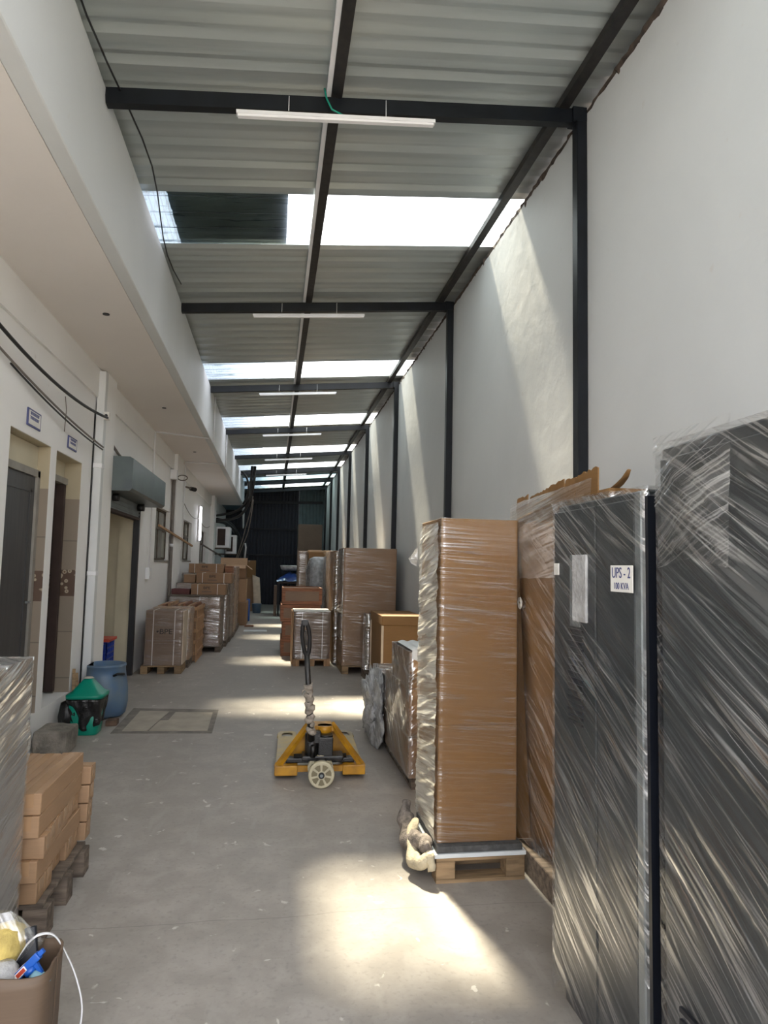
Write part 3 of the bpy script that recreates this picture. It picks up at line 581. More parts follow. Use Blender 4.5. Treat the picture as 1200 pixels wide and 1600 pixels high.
# ---------------------------------------------------------------- cartons, wraps and pallets
def shell(x0, y0, z0, x1, y1, z1, seed=0, amp=.008, ang=.5, freq=14, step=.035, bottom_flare=0):
    """stretch film hull around a box: four sides and a top, pleated"""
    m = MB(); off = .004
    def disp(u, z, s):
        c = z * math.cos(ang) + u * math.sin(ang); t = -z * math.sin(ang) + u * math.cos(ang)
        return off + amp * (abs(noise.noise(Vector((c * freq, t * 1.6, seed + s)))) * 1.5 + .35 * abs(noise.noise(Vector((u * 3, z * 3, seed + s + 9)))))
    def side(px, py, qx, qy, nx, ny, s):
        L = math.hypot(qx - px, qy - py); nu = max(3, int(L / step)); nv = max(4, int((z1 - z0) / step))
        def fn(a, b):
            z = z0 + b * (z1 - z0); edge = min(a, 1 - a, 1 - b if b > .5 else 1) * L; k = min(1, edge / .03)
            dd = off + (disp(a * L + s, z, s) - off) * k + bottom_flare * max(0, 1 - b * 12) ** 2
            ex = (a - .5) * 2 * off
            return Vector((px + (qx - px) * a + nx * dd + (qx - px) / L * ex, py + (qy - py) * a + ny * dd + (qy - py) / L * ex, z + (off if b == 1 else 0)))
        m.grid(fn, nu, nv)
    side(x0, y0, x1, y0, 0, -1, 1); side(x0, y1, x1, y1, 0, .15, 2); side(x0, y0, x0, y1, -1, 0, 3); side(x1, y0, x1, y1, 1, 0, 4)
    m.grid(lambda a, b: Vector((x0 - off + (x1 - x0 + 2 * off) * a, y0 - off + (y1 - y0 + 2 * off) * b, z1 + off + (.2 * amp * abs(nfn(a * 3, b * 3, seed, 2)) if 0 < a < 1 and 0 < b < 1 else 0))), 8, 8)
    bmesh.ops.remove_doubles(m.bm, verts=m.bm.verts, dist=.0008)
    return m
def carton(x0, y0, z0, x1, y1, z1, label, group=None, mat='card', fm=None, tape=True, straps=(), seam=None, lid=0, ang=.1, amp=.006, seed=0, step=.04, name='carton', bev=.004, mark=None, cat='box', flare=0):
    t = thing(name, label, cat, ((x0 + x1) / 2, (y0 + y1) / 2, z0), group)
    zt = z1 - lid
    m_ = MB()
    if seam: m_.box(x0, y0, z0, x1, y1, seam - .002, bev); m_.box(x0 + .003, y0 + .003, seam - .003, x1 - .003, y1 - .003, seam + .003); m_.box(x0, y0, seam + .002, x1, y1, zt, bev)
    else: m_.box(x0, y0, z0, x1, y1, zt, bev)
    m_.build('body', mat, t)
    if lid: m_ = MB(); m_.box(x0 - .012, y0 - .012, zt, x1 + .012, y1 + .012, z1, bev); m_.build('lid', mat, t)
    if tape:
        m_ = MB(); yc = (y0 + y1) / 2; xc = (x0 + x1) / 2; e = .0012
        if (x1 - x0) > (y1 - y0): m_.box(x0 - e, yc - .025, z1 - .06, x1 + e, yc + .025, z1 + e)
        else: m_.box(xc - .025, y0 - e, z1 - .06, xc + .025, y1 + e, z1 + e)
        m_.build('packing_tape', 'tape', t)
    for ax, p in straps:
        m_ = MB(); e = .003
        if ax == 'x': m_.box(p - .006, y0 - e, z0, p + .006, y0, z1 + e); m_.box(p - .006, y0 - e, z1, p + .006, y1 + e, z1 + e); m_.box(p - .006, y1, z0, p + .006, y1 + e, z1 + e)
        else: m_.box(x0 - e, p - .006, z0, x0, p + .006, z1 + e); m_.box(x0 - e, p - .006, z1, x1 + e, p + .006, z1 + e); m_.box(x1, p - .006, z0, x1 + e, p + .006, z1 + e)
        m_.build('strap', 'strap', t)
    if fm: shell(x0, y0, z0, x1, y1, z1, seed, amp, ang, step=step, bottom_flare=flare).build('stretch_film', fm, t)
    if mark:
        s, size, loc = mark; text('printed_mark', s, size, face_m(loc, '-y'), 'ink', t)
    return t
def pallet(x0, y0, x1, y1, h, label, group=None, mat='wood', nb=6, along='x', mid=True):
    t = thing('pallet', label, 'pallet', ((x0 + x1) / 2, (y0 + y1) / 2, 0), group)
    W = x1 - x0; D = y1 - y0; bt = .018
    for k in range(nb):
        m_ = MB(); g = .25
        if along == 'x': s = D / nb; m_.box(x0, y0 + k * s, h - bt, x1, y0 + k * s + s * .86, h, .002)
        else: s = W / nb; m_.box(x0 + k * s, y0, h - bt, x0 + k * s + s * .86, y1, h, .002)
        m_.build('deck_board', mat, t)
    for fx in (0, .5, 1):
        if fx == .5 and not mid: continue
        for fy in (0, .5, 1):
            bw = .10; bx = x0 + .0 + (W - bw) * fx; by = y0 + (D - bw) * fy
            m_ = MB(); m_.box(bx, by, bt, bx + bw, by + bw, h - bt, .003); m_.build('block', mat, t)
    for fx in (0, .5, 1):
        m_ = MB(); bx = x0 + (W - .10) * fx
        if along == 'y' or not mid: by = y0 + (D - .10) * fx; m_.box(x0, by, 0, x1, by + .10, bt)
        else: m_.box(bx, y0, 0, bx + .10, y1, bt)
        m_.build('bottom_board', mat, t)
    return t

# ===== RIGHT SIDE
# near wrapped charcoal cabinet (closest to the camera)
t = thing('cabinet', 'tall charcoal cabinet in cloudy stretch film, nearest the camera at right', 'cabinet', (1.4, 1.35, 0), 'wrapped charcoal power cabinets')
m_ = MB(); m_.box(1.082, .70, .06, 1.90, 1.765, 1.955, .006); m_.build('body', 'cabinet', t)
m_ = MB(); m_.box(1.12, .74, 0, 1.86, 1.73, .06); m_.build('plinth', 'cabinet_dk', t)
for a, b in ((.73, 1.21), (1.23, 1.757)):
    m_ = MB(); m_.box(1.072, a, .09, 1.084, b, 1.92, .003); dr = m_.build('door', 'cabinet', t)
    m_ = MB(); 
    for k in range(9): m_.box(1.058, a + .08, .25 + k * .03, 1.067, b - .08, .262 + k * .03)
    m_.build('vent', 'cabinet_dk', dr)
m_ = MB(); m_.box(1.052, 1.25, 1.0, 1.068, 1.28, 1.16, .003); m_.build('door_handle', 'cabinet_dk', t)
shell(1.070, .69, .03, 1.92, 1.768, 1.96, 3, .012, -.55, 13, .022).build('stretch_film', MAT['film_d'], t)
# loose clear pouch of film stuck on its upper face
def pouch(u, v):
    y = 1.42 + u * .33; z = 1.64 + v * .34; k = math.sin(PI * u) * math.sin(PI * v)
    return Vector((1.050 - .022 * k - .008 * abs(nfn(y, z, 4, 18)), y - .04 * (1 - v) * (u - .5), z - .05 * (1 - v) * abs(u - .5)))
MB().grid(pouch, 18, 18).build('film_pouch', MAT['film_u'], t)

# UPS cabinet
t = thing('cabinet', 'wrapped charcoal cabinet with the UPS - 2 100 KVA label', 'cabinet', (1.45, 2.2, 0), 'wrapped charcoal power cabinets')
X0 = 1.10; Y0, Y1 = 1.90, 2.56; ZT = 1.86
m_ = MB(); m_.box(X0 + .02, Y0 + .01, .07, 1.72, Y1, ZT - .004, .006); m_.build('body', 'cabinet', t)
m_ = MB(); m_.box(X0 + .04, Y0 + .04, 0, 1.70, Y1 - .02, .07); m_.build('plinth', 'cabinet_dk', t)
m_ = MB(); m_.box(X0, Y0 + .05, .10, X0 + .022, Y0 + .30, ZT - .03, .004); dr = m_.build('door', 'cabinet', t)
m_ = MB(); m_.box(X0, Y0 + .31, .10, X0 + .022, Y1 - .005, ZT - .03, .004); dr2 = m_.build('door', 'cabinet', t)
m_ = MB()
for k in range(16): m_.box(X0 - .006, Y0 + .40, 1.05 + k * .022, X0 + .002, Y1 - .14, 1.06 + k * .022)
m_.build('vent', 'cabinet_dk', dr2)
m_ = MB(); m_.box(X0 - .002, Y0 + .006, .07, X0 + .03, Y0 + .045, ZT - .01, .004); m_.build('corner_post', 'grey_metal', t)
m_ = MB(); m_.box(X0 - .006, Y0 - .040, .04, 1.72, Y0 - .024, ZT - .03); m_.build('side_panel', 'cabinet_dk', t)
m_ = MB(); m_.box(X0 - .006, Y0 + .42, 1.40, X0 - .002, Y0 + .50, 1.66); m_.build('control_panel', 'grey_metal', t)
m_ = MB(); m_.box(X0 - .008, 2.50, 1.585, X0 - .003, 2.54, 1.63); m_.build('small_sticker', 'paper', t)
m_ = MB(); m_.box(X0 - .016, 2.25, 1.42, X0 - .006, 2.36, 1.66, .002); m_.build('document_sheet', 'bag', t)
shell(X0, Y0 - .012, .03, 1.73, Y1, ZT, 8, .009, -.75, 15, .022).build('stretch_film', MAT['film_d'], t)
m_ = MB(); m_.box(X0 - .020, 1.925, 1.538, X0 - .017, 2.063, 1.622, .001); lab = m_.build('label_plate', 'paper', t); lab['label'] = 'white label reading UPS - 2 100 KVA'
text('label_lettering', 'UPS - 2', .048, face_m((X0 - .0212, 1.994, 1.597), '-x'), 'blue_print', t, sx=.80); text('label_lettering', '100 KVA', .030, face_m((X0 - .0212, 1.994, 1.556), '-x'), 'blue_print', t, sx=.85)

# big carton with a torn top
t = thing('carton', 'large film wrapped carton with ragged torn top behind the labelled cabinet', 'box', (1.65, 3.1, 0))
def hull(u, v, fx, fy):
    pass
x0, x1, y0, y1 = 1.375, 1.90, 2.62, 3.72
m_ = MB()
def side_fn(px, py, qx, qy, nx, ny):
    def f(a, b):
        z = .12 + b * (1.95 - .12); bul = .03 * math.sin(PI * b) * math.sin(PI * a)
        return Vector((px + (qx - px) * a + nx * bul + .09 * (1 - b) * (0 if nx == 0 else 1) * 1.0, py + (qy - py) * a + ny * bul, z))
    return f
m_.grid(side_fn(x0, y0, x0, y1, -1, 0), 24, 30); m_.grid(side_fn(x0, y1, x1, y1, 0, 1), 10, 30); m_.grid(side_fn(x1, y0, x1, y1, 0, 0), 6, 6); m_.grid(side_fn(x0, y0, x1, y0, 0, -1), 10, 30)
m_.grid(lambda a, b: Vector((x0 + .01 + (x1 - x0 - .02) * a, y0 + .01 + (y1 - y0 - .02) * b, 1.93)), 3, 3)
m_.build('body', 'card_gold', t, thick=.006)
random.seed(5)
# torn flap rim, in separate strips with ragged tops
m_ = MB(); rag_h = lambda y: .055 + .055 * (3.72 - y) / 1.1 + .02 * abs(nfn(y, 2, 2, 5))
yy = y1; k = 0
while yy > y0 + .12:
    wv = random.uniform(.10, .2); ya = max(y0 + .1, yy - wv); lean = random.uniform(-.012, .015); dx = (k % 2) * .01
    H = rag_h(yy) ; H2 = rag_h(ya) + .008
    n = 6; lo = [m_.bm.verts.new((x0 - .004 + dx, yy + (ya - yy) * i / n, 1.93)) for i in range(n + 1)]
    hi = [m_.bm.verts.new((x0 - .004 + dx + lean, yy + (ya - yy) * i / n, 1.94 + H + (H2 - H) * i / n + random.uniform(-.006, .006))) for i in range(n + 1)]
    for i in range(n): m_.bm.faces.new((lo[i], lo[i + 1], hi[i + 1], hi[i]))
    yy = ya; k += 1
m_.build('torn_flap', 'card_gold', t, thick=.006)
m_ = MB(); m_.grid(lambda a, b: Vector((x0 + .02 + .3 * b, y1 - .02 + .01 * nfn(a, b, 0, 4), 1.94 + .05 * a + .02 * nfn(b, 3, a, 5))), 4, 8); m_.build('torn_flap', 'card_gold', t, thick=.006)
m_ = MB(); m_.tube([(x0 + .05, 2.70, 1.95), (x0 + .03, 2.60, 1.965), (x0 + .01, 2.52, 1.98), (x0 - .0, 2.47, 2.005)], [.02, .018, .014, .008], 8, flat=.4); m_.build('torn_strip', 'card_gold', t)
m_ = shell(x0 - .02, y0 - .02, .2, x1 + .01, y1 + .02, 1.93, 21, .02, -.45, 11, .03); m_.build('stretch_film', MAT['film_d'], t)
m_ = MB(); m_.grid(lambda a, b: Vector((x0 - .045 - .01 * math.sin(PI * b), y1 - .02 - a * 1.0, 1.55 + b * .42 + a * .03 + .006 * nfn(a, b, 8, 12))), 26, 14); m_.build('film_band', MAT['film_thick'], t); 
m_ = MB(); m_.tube([(x0 - .045, 3.55 + .035 * math.cos(k * .9) * (1 - k / 30), 1.42 + .035 * math.sin(k * .9) * (1 - k / 30)) for k in range(22)], .003, 5); m_.build('film_knot', 'strap', t)
m_ = MB(); m_.box(1.375, 2.64, .0, 1.90, 3.70, .125, .004); m_.build('skid_base', 'wood_dark', t)
# second carton beyond it, leaning top visible
carton(1.42, 2.02 + .56, 1.99, 1.86, 2.615 + .0, 2.0, '', None) if False else None
t = carton(1.77, 1.80, .0, 1.94, 2.54, 1.97, 'flat wrapped carton standing between labelled cabinet and right wall', mat='card_lt', fm=MAT['film_h'], tape=False, seed=31)

# tall double carton on pallet with blanket
pallet(.872, 3.50, 1.345, 4.02, .125, 'wooden pallet under the tall double carton', mat='wood', nb=5, mid=False)
t = thing('plywood_board', 'pale edged board lying on the pallet under the tall double carton', 'board', (1.1, 3.76, .125)); m_ = MB(); m_.box(.862, 3.495, .125, 1.35, 4.02, .145, .001); m_.build('board', 'white_board', t)
t = thing('foam_sheet', 'dark grey foam sheet squeezed under the tall double carton', 'foam', (1.1, 3.76, .145)); m_ = MB(); m_.box(.875, 3.505, .146, 1.335, 4.02, .178, .006, 2); m_.build('sheet', 'foam', t)
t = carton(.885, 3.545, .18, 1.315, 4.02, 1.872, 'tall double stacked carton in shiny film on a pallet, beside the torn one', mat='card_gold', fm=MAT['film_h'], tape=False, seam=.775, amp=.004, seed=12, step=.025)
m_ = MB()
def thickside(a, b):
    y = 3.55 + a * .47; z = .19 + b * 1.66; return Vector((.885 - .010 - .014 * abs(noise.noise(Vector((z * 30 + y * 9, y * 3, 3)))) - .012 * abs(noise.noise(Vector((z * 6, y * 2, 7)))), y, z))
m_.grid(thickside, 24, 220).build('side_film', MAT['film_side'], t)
m_ = MB(); m_.grid(lambda a, b: Vector((.86 - .05 * math.sin(PI * b) * a - .01 * nfn(a, b, 2, 6), 4.03 + .02 * a, 1.66 + b * .08 - .05 * a + .02 * nfn(a, b, 4, 5))), 8, 5); m_.build('film_tail', MAT['film_thick'], t)
# blanket bundled at its foot
def drape(pts, r, seed, name, mat, label, cat):
    V = [Vector(p) for p in pts]; Q = []
    for i in range(len(V) - 1):
        a = V[max(i - 1, 0)]; b = V[i]; c = V[i + 1]; e = V[min(i + 2, len(V) - 1)]
        for k in range(7):
            u = k / 7; Q.append(.5 * ((2 * b) + (c - a) * u + (2 * a - 5 * b + 4 * c - e) * u * u + (-a + 3 * b - 3 * c + e) * u ** 3))
    Q.append(V[-1]); m = MB(); n = len(Q)
    m.tube(Q, [r * (.35 + .65 * math.sin(PI * (.1 + .85 * i / n))) for i in range(n)], 18)
    for v in m.bm.verts:
        d_ = noise.noise(v.co * 11 + Vector((seed, 0, 0))) * r * .55 + noise.noise(v.co * 34) * r * .18; v.co += Vector((d_, d_ * .4, d_ * .8))
        v.co.z = max(v.co.z, .004); v.co.x = min(v.co.x, .872)
    return solo(m, name, mat, label, cat, pts[0])
drape([(.84, 4.12, .20), (.815, 4.02, .13), (.80, 3.88, .10), (.80, 3.74, .13), (.825, 3.62, .16), (.84, 3.52, .17)], .055, 1, 'blanket', 'blanket', 'crumpled grey blanket bunched along the pallet of the tall carton', 'blanket')
drape([(.83, 3.84, .19), (.79, 3.74, .16), (.775, 3.64, .09), (.80, 3.54, .09), (.835, 3.50, .13), (.845, 3.485, .07)], .034, 7, 'cream_cloth', 'cream_cloth', 'cream cloth trailing over the front corner of the pallet', 'cloth')

# low stack of wrapped cartons
G5 = 'low wrapped cartons beyond the tall double carton'
pallet(1.04, 4.95, 1.62, 6.95, .10, 'dark pallet under the low stack of wrapped cartons', mat='wood_dark', nb=8)
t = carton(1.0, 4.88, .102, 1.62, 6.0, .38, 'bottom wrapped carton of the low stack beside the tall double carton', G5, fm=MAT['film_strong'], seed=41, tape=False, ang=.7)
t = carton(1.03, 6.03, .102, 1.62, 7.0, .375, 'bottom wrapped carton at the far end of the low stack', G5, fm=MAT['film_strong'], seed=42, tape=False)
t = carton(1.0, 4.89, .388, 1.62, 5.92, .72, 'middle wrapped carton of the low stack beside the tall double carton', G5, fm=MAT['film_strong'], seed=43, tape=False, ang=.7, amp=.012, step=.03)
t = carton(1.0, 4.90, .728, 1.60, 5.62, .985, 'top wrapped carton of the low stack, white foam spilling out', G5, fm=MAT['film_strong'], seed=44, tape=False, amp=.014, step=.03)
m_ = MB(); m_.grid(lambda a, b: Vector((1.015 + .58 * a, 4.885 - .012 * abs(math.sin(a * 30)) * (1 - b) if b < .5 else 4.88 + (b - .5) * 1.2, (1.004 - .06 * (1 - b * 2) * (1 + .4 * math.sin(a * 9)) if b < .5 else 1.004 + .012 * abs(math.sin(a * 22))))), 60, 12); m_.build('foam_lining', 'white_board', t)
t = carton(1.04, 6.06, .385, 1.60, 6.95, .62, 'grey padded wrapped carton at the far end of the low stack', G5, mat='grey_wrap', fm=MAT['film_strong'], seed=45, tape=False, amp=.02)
m_ = MB()
def bund(a, b):
    th = PI * b; ph = 2 * PI * a; d = Vector((math.sin(th) * math.cos(ph), math.sin(th) * math.sin(ph), math.cos(th))); k = 1 + .6 * noise.noise(d * 2.1 + Vector((3, 0, 0))) + .35 * abs(noise.noise(d * 7)) + .15 * noise.noise(d * 17)
    return Vector((0.975 + d.x * .085 * k, 6.35 + d.y * .42 * k, .30 + d.z * .29 * k))
m_.grid(bund, 90, 60)
for v in m_.bm.verts: v.co.z = max(v.co.z, .004); v.co.x = min(v.co.x, .982 if v.co.y < 6.02 else 1.005)
solo(m_, 'film_bundle', 'bag', 'loose grey bundle of torn film hanging from the low stack', 'plastic film', (1.0, 6.3, 0))

# telescopic box
t = carton(1.40, 8.6, .06, 1.93, 9.6, .985, 'tan carton with an overlapping lid beyond the low stack', mat='card_gold', lid=.12, tape=False)
m_ = MB(); m_.box(1.385, 8.588, .02, 1.41, 8.62, .86); m_.box(1.385, 9.58, .02, 1.41, 9.6, .86); m_.build('corner_post', 'edge_lt', t)
pallet(1.40, 8.6, 1.93, 9.6, .058, 'low pallet under the tan lidded carton', nb=4)
t = carton(1.355, 9.82, .13, 1.62, 10.12, .915, 'slim film wrapped carton standing between lidded carton and tall carton', mat='card_grey', fm=MAT['film_thick'], seed=51, tape=False, amp=.015, flare=.02)
pallet(1.335, 9.80, 1.66, 10.13, .125, 'small pallet under the slim wrapped carton', mat='wood_dark', nb=3)
# tall wrapped carton in the middle distance
pallet(1.06, 10.25, 1.88, 11.15, .12, 'wooden pallet under the tall banded carton in the middle distance', mat='wood', nb=5)
t = carton(1.055, 10.29, .122, 1.87, 11.15, 1.885, 'tall wide carton in horizontal film bands on a pallet, middle distance', mat='card', fm=MAT['film_h'], seed=61, tape=False, seam=.90, amp=.008)
shell(1.05, 10.285, .5, 1.052, 11.15, 1.86, 62, .02, .2).build('side_film', MAT['film_thick'], t)
# wrapped squat carton on pallet in the sun
pallet(.36, 11.05, .95, 11.85, .11, 'wooden pallet under the squat strapped carton by the aisle', mat='wood_warm', nb=5)
t = carton(.36, 11.09, .112, .945, 11.85, .855, 'squat strapped carton wrapped in film by the aisle, behind the pallet truck', mat='card_grey', fm=MAT['film_h'], seed=71, tape=False, straps=(('x', .49), ('x', .82)), amp=.008)
m_ = MB(); m_.box(.335, 11.1, .03, .352, 11.84, .85); m_.build('side_board', 'wood_warm', t)
m_ = MB(); m_.box(.355, 11.095, .862, .95, 11.85, .868); m_.build('top_sheet', 'paper', t)
# red-brown crates
def crate(x0, y0, z0, x1, y1, z1, label, group, mat='wood_red', inner='card_grey', rows=2):
    t = thing('wooden_crate', label, 'crate', ((x0 + x1) / 2, (y0 + y1) / 2, z0), group); h = z1 - z0
    m_ = MB(); m_.box(x0 + .02, y0 + .02, z0 + .01, x1 - .02, y1 - .02, z1 - .02); m_.build('contents', inner, t)
    for k in range(rows):
        z = z0 + (h - .06) * k / max(1, rows - 1)
        m_ = MB(); m_.box(x0, y0, z, x1, y0 + .018, z + .06); m_.box(x0, y1 - .018, z, x1, y1, z + .06); m_.box(x0, y0 + .018, z, x0 + .018, y1 - .018, z + .06); m_.box(x1 - .018, y0 + .018, z, x1, y1 - .018, z + .06); m_.build('rail', mat, t)
    for a, b in ((x0, y0), (x1 - .045, y0), (x0, y1 - .045), (x1 - .045, y1 - .045)):
        m_ = MB(); m_.box(a - .004, b - .004, z0, a + .049, b + .049, z1); m_.build('corner_post', mat, t)
    return t
for k, wd in enumerate(('bottom', 'second lowest', 'second highest', 'top')):
    o_ = (.0, .02, -.02, .0)[k]
    crate(.18 + o_, 12.3, .002 + k * .302, .88 + o_, 13.35, .298 + k * .302, '%s red brown crate of the stack by the aisle' % wd, 'red brown crates stacked by the aisle')
# row of wrapped tall things further back
carton(1.0, 11.3, .02, 1.85, 12.2, 1.86, 'orange toned tall wrapped carton just behind the banded one', mat='card_gold', fm=MAT['film_d'], seed=81, tape=False, amp=.02)
carton(1.0, 12.35, .02, 1.85, 13.1, 1.88, 'grey wrapped tall carton farther back along the right wall', mat='card_grey', fm=MAT['film_far'], seed=82, tape=False, amp=.02)
def foil(x0, x1, y0, y1, z1, label, seed):
    m = MB()
    m.lathe([(.0, z1), (.10, z1 + .0), (.22, z1 - .05), (.26, z1 - .3), (.24, z1 * .5), (.30, .35), (.34, .1), (.33, .0)], ((x0 + x1) / 2, (y0 + y1) / 2, 0), 28, lambda a, i: .28 * noise.noise(Vector((math.cos(a * 6.283) * 2.5, math.sin(a * 6.283) * 2.5, i * .6 + seed))))
    return solo(m, 'foil_bundle', 'silver', label, 'bundle', ((x0 + x1) / 2, (y0 + y1) / 2, 0))
foil(.80, 1.15, 14.6, 15.2, 1.80, 'tall silver foil bundle standing behind the crates', 2)
carton(1.05, 13.6, .02, 1.8, 14.4, 1.80, 'silvery film wrapped carton beside the foil bundle', mat='grey_wrap', fm=MAT['film_far'], seed=84, tape=False, amp=.03)
carton(.60, 16.8, .02, .82, 17.6, 1.955, 'grey side wrapped carton, left of the pair behind the foil bundle', mat='card_grey', fm=MAT['film_far'], seed=85, tape=False)
carton(.86, 16.8, .02, 1.62, 17.7, 1.955, 'plain brown tall carton, right of the pair behind the foil bundle', mat='card_gold', tape=True)
carton(.98, 19.6, .0, 1.8, 20.6, 2.05, 'brown carton standing in the dim far part of right wall', mat='card', tape=True)
carton(.87, 25.0, .0, 1.75, 25.9, 2.19, 'lower dark carton of the tallest pile at the far end', mat='card_dk', tape=False)
carton(.87, 25.0, 2.195, 1.74, 25.9, 3.12, 'upper dark carton topping the tallest pile at the far end', mat='card_dk', tape=False)
# table with blue tarpaulin at the far end
t = thing('work_table', 'dark table at the far end carrying a blue tarpaulin', 'table', (.6, 22.4, 0))
m_ = MB(); m_.box(.15, 21.9, 1.02, 1.0, 23.0, 1.07); m_.build('table_top', 'brown_hole', t)
for a, b in ((.18, 21.93), (.94, 21.93), (.18, 22.94), (.94, 22.94)): m_ = MB(); m_.box(a, b, 0, a + .04, b + .04, 1.02); m_.build('leg', 'black_steel', t)
m_ = MB(); m_.grid(lambda a, b: Vector((.12 + a * .86, 21.95 + b * .95, 1.085 + .26 * math.sin(PI * a) * math.sin(PI * b) + .08 * abs(nfn(a, b, 2, 5)))), 22, 22); solo(m_, 'tarpaulin', 'tarp', 'crumpled blue tarpaulin heaped on the dark table', 'tarpaulin', (.55, 22.4, 1.08))
m_ = MB(); m_.lathe([(.0, .0), (.22, .0), (.30, .05), (.33, .16), (.30, .17), (.2, .06), (0, .05)], (.55, 22.55, 1.435), 24); solo(m_, 'plastic_basin', 'bag', 'grey plastic basin on top of the blue tarpaulin', 'basin', (.55, 22.5, 1.38))
carton(.05, 22.0, 0, .145, 22.9, .95, 'dark flat box leaning by the far table', mat='card_dk', tape=False)

# ===== LEFT SIDE
# stack of grey wrapped cartons at the left edge
pallet(-1.85, 2.56, -1.02, 3.13, .10, 'pallet under the grey wrapped block at the left edge', mat='wood_dark', nb=4)
t = carton(-1.88, 2.55, .102, -1.0, 3.14, 1.185, 'grey block of cartons under heavy cloudy film at the left edge', mat='grey_wrap', fm=MAT['film_silver'], seed=91, tape=False, amp=.02, step=.022, ang=-.28, seam=.60)
# pallet of small long cartons
pallet(-1.66, 3.20, -.90, 3.88, .14, 'dark weathered pallet under the small long cartons', mat='wood_dark', nb=5, along='y')
GL = 'small long cartons stacked on the pallet'
random.seed(2)
def lc(n, along):   # prototype
    t = thing('carton', '', 'box', (0, 0, 0), GL, world=False); L, W_, H_ = .66, .105, .090
    m_ = MB()
    if along == 'y': m_.box(-W_ / 2, -L / 2, 0, W_ / 2, L / 2, H_, .003)
    else: m_.box(-L / 2, -W_ / 2 + .002, 0, L / 2, W_ / 2 - .002, H_, .006, 2)
    m_.build('body', 'card_lt', t)
    m_ = MB(); e = .001
    if along == 'y': m_.box(-.022, -L / 2 - e, H_ * .35, .022, L / 2 + e, H_ + e * .3)
    else: m_.box(-L / 2 - e, -.022, H_ * .35, L / 2 + e, .022, H_ + e)
    m_.build('packing_tape', 'tape_lt', t); return t
proto = {}
LN = ['lowest', 'second', 'third', 'fourth', 'fifth', 'topmost']
def place(along, x, y, z, lb, rz=0):
    if along not in proto: o = proto[along] = lc(0, along); o.location = (x, y, z); o['label'] = lb; o.rotation_euler = (0, 0, rz)
    else: dup(proto[along], (x, y, z), lb, rz)
PN = ['nearest', 'second', 'third', 'fourth', 'fifth', 'farthest']
for L_ in range(5):
    z = .1405 + L_ * .0925; top_ = L_ >= 3
    if L_ in (0, 2):
        for k in range(6): place('x', -1.268 + random.uniform(-.022, .012) + (.0 if L_ else -.02), 3.255 + k * .1085, z, 'small carton lying across the pallet, end to the aisle, %s in the %s layer' % (PN[k], LN[L_]), 0)
    else:
        for k in range(5): place('y', -1.002 - k * .108 + random.uniform(-.004, .004), 3.52 + random.uniform(-.008, .008), z, 'long small carton lying lengthwise, %s from the aisle in the %s layer' % (('first', 'second', 'third', 'fourth', 'fifth')[k], LN[L_]), 0)
for L_ in range(4):
    place('x', -1.255 + L_ * .004, 3.93 + .0, .142 + L_ * .095 + .0, 'small carton at the far end of the pallet, %s of the end column' % LN[L_], 0)
# concrete block
m_ = MB(); m_.box(-1.89, 6.02, 0, -1.62, 6.36, .205, .03, 3); bmesh.ops.subdivide_edges(m_.bm, edges=m_.bm.edges[:], cuts=3, use_grid_fill=True)
for v in m_.bm.verts: v.co += Vector((1, 1, 1)) * .008 * noise.noise(v.co * 12); v.co.z = max(0, v.co.z)
solo(m_, 'concrete_block', 'concrete_block', 'rough grey concrete block on the floor by the left wall', 'block', (-1.75, 6.2, 0))
# green bin with liner
bc = (-1.68, 6.86)
t = thing('waste_bin', 'green plastic bin with pointed lid and black liner by the left wall', 'bin', (*bc, 0))
def sq(r, z, n=32, tw=0, pw=5):   # rounded square ring
    out = []
    for k in range(n):
        a = 2 * PI * k / n; c, s_ = math.cos(a), math.sin(a); q = (abs(c) ** pw + abs(s_) ** pw) ** (-1 / pw); out.append(Vector((bc[0] + r * q * c, bc[1] + r * q * s_, z)))
    return out
def rings(m, rs, cap=True):
    R_ = [[m.bm.verts.new(p) for p in r] for r in rs]; n = len(R_[0])
    for a, b in zip(R_, R_[1:]):
        for k in range(n): f = m.bm.faces.new((a[k], a[(k + 1) % n], b[(k + 1) % n], b[k])); f.smooth = True
    if cap: m.bm.faces.new(R_[0]); m.bm.faces.new(R_[-1])
    return m
rings(MB(), [sq(.115, 0), sq(.12, .01), sq(.155, .34)]).build('bin_body', 'green', t)
rings(MB(), [sq(.170, .335), sq(.172, .365), sq(.150, .375), sq(.125, .395), sq(.035, .505), sq(.010, .512)]).build('lid', 'green', t)
rings(MB(), [sq(.05, .5035, pw=2), sq(.03, .516, pw=2), sq(.004, .518, pw=2)]).build('lid_cap', 'dusty_top', t)
m_ = MB(); n = 40
def lin(a, b):
    an = 2 * PI * a; z = .335 - b * (.10 + .17 * (.5 + .5 * math.sin(an + 2.6)) + .03 * math.sin(3 * an)); c, s_ = math.cos(an), math.sin(an); q = (abs(c) ** 4 + abs(s_) ** 4) ** -.25
    r = .168 + .014 * math.sin(an * 7) * b + .02 * nfn(c, s_, b, 4) - (.035) * b; return Vector((bc[0] + r * q * c, bc[1] + r * q * s_, z))
m_.grid(lin, 64, 12); m_.build('bin_liner', 'black_plastic', t, thick=.003)
m_ = MB(); m_.lathe([(.0, .30), (.06, .27), (.08, .15), (.07, .05), (.03, .0)], (bc[0] - .16, bc[1] - .06, 0.02), 16, lambda a, i: .2 * noise.noise(Vector((math.cos(a * 6.28) * 2, math.sin(a * 6.28) * 2, i)))); m_.build('liner_tail', 'black_plastic', t)
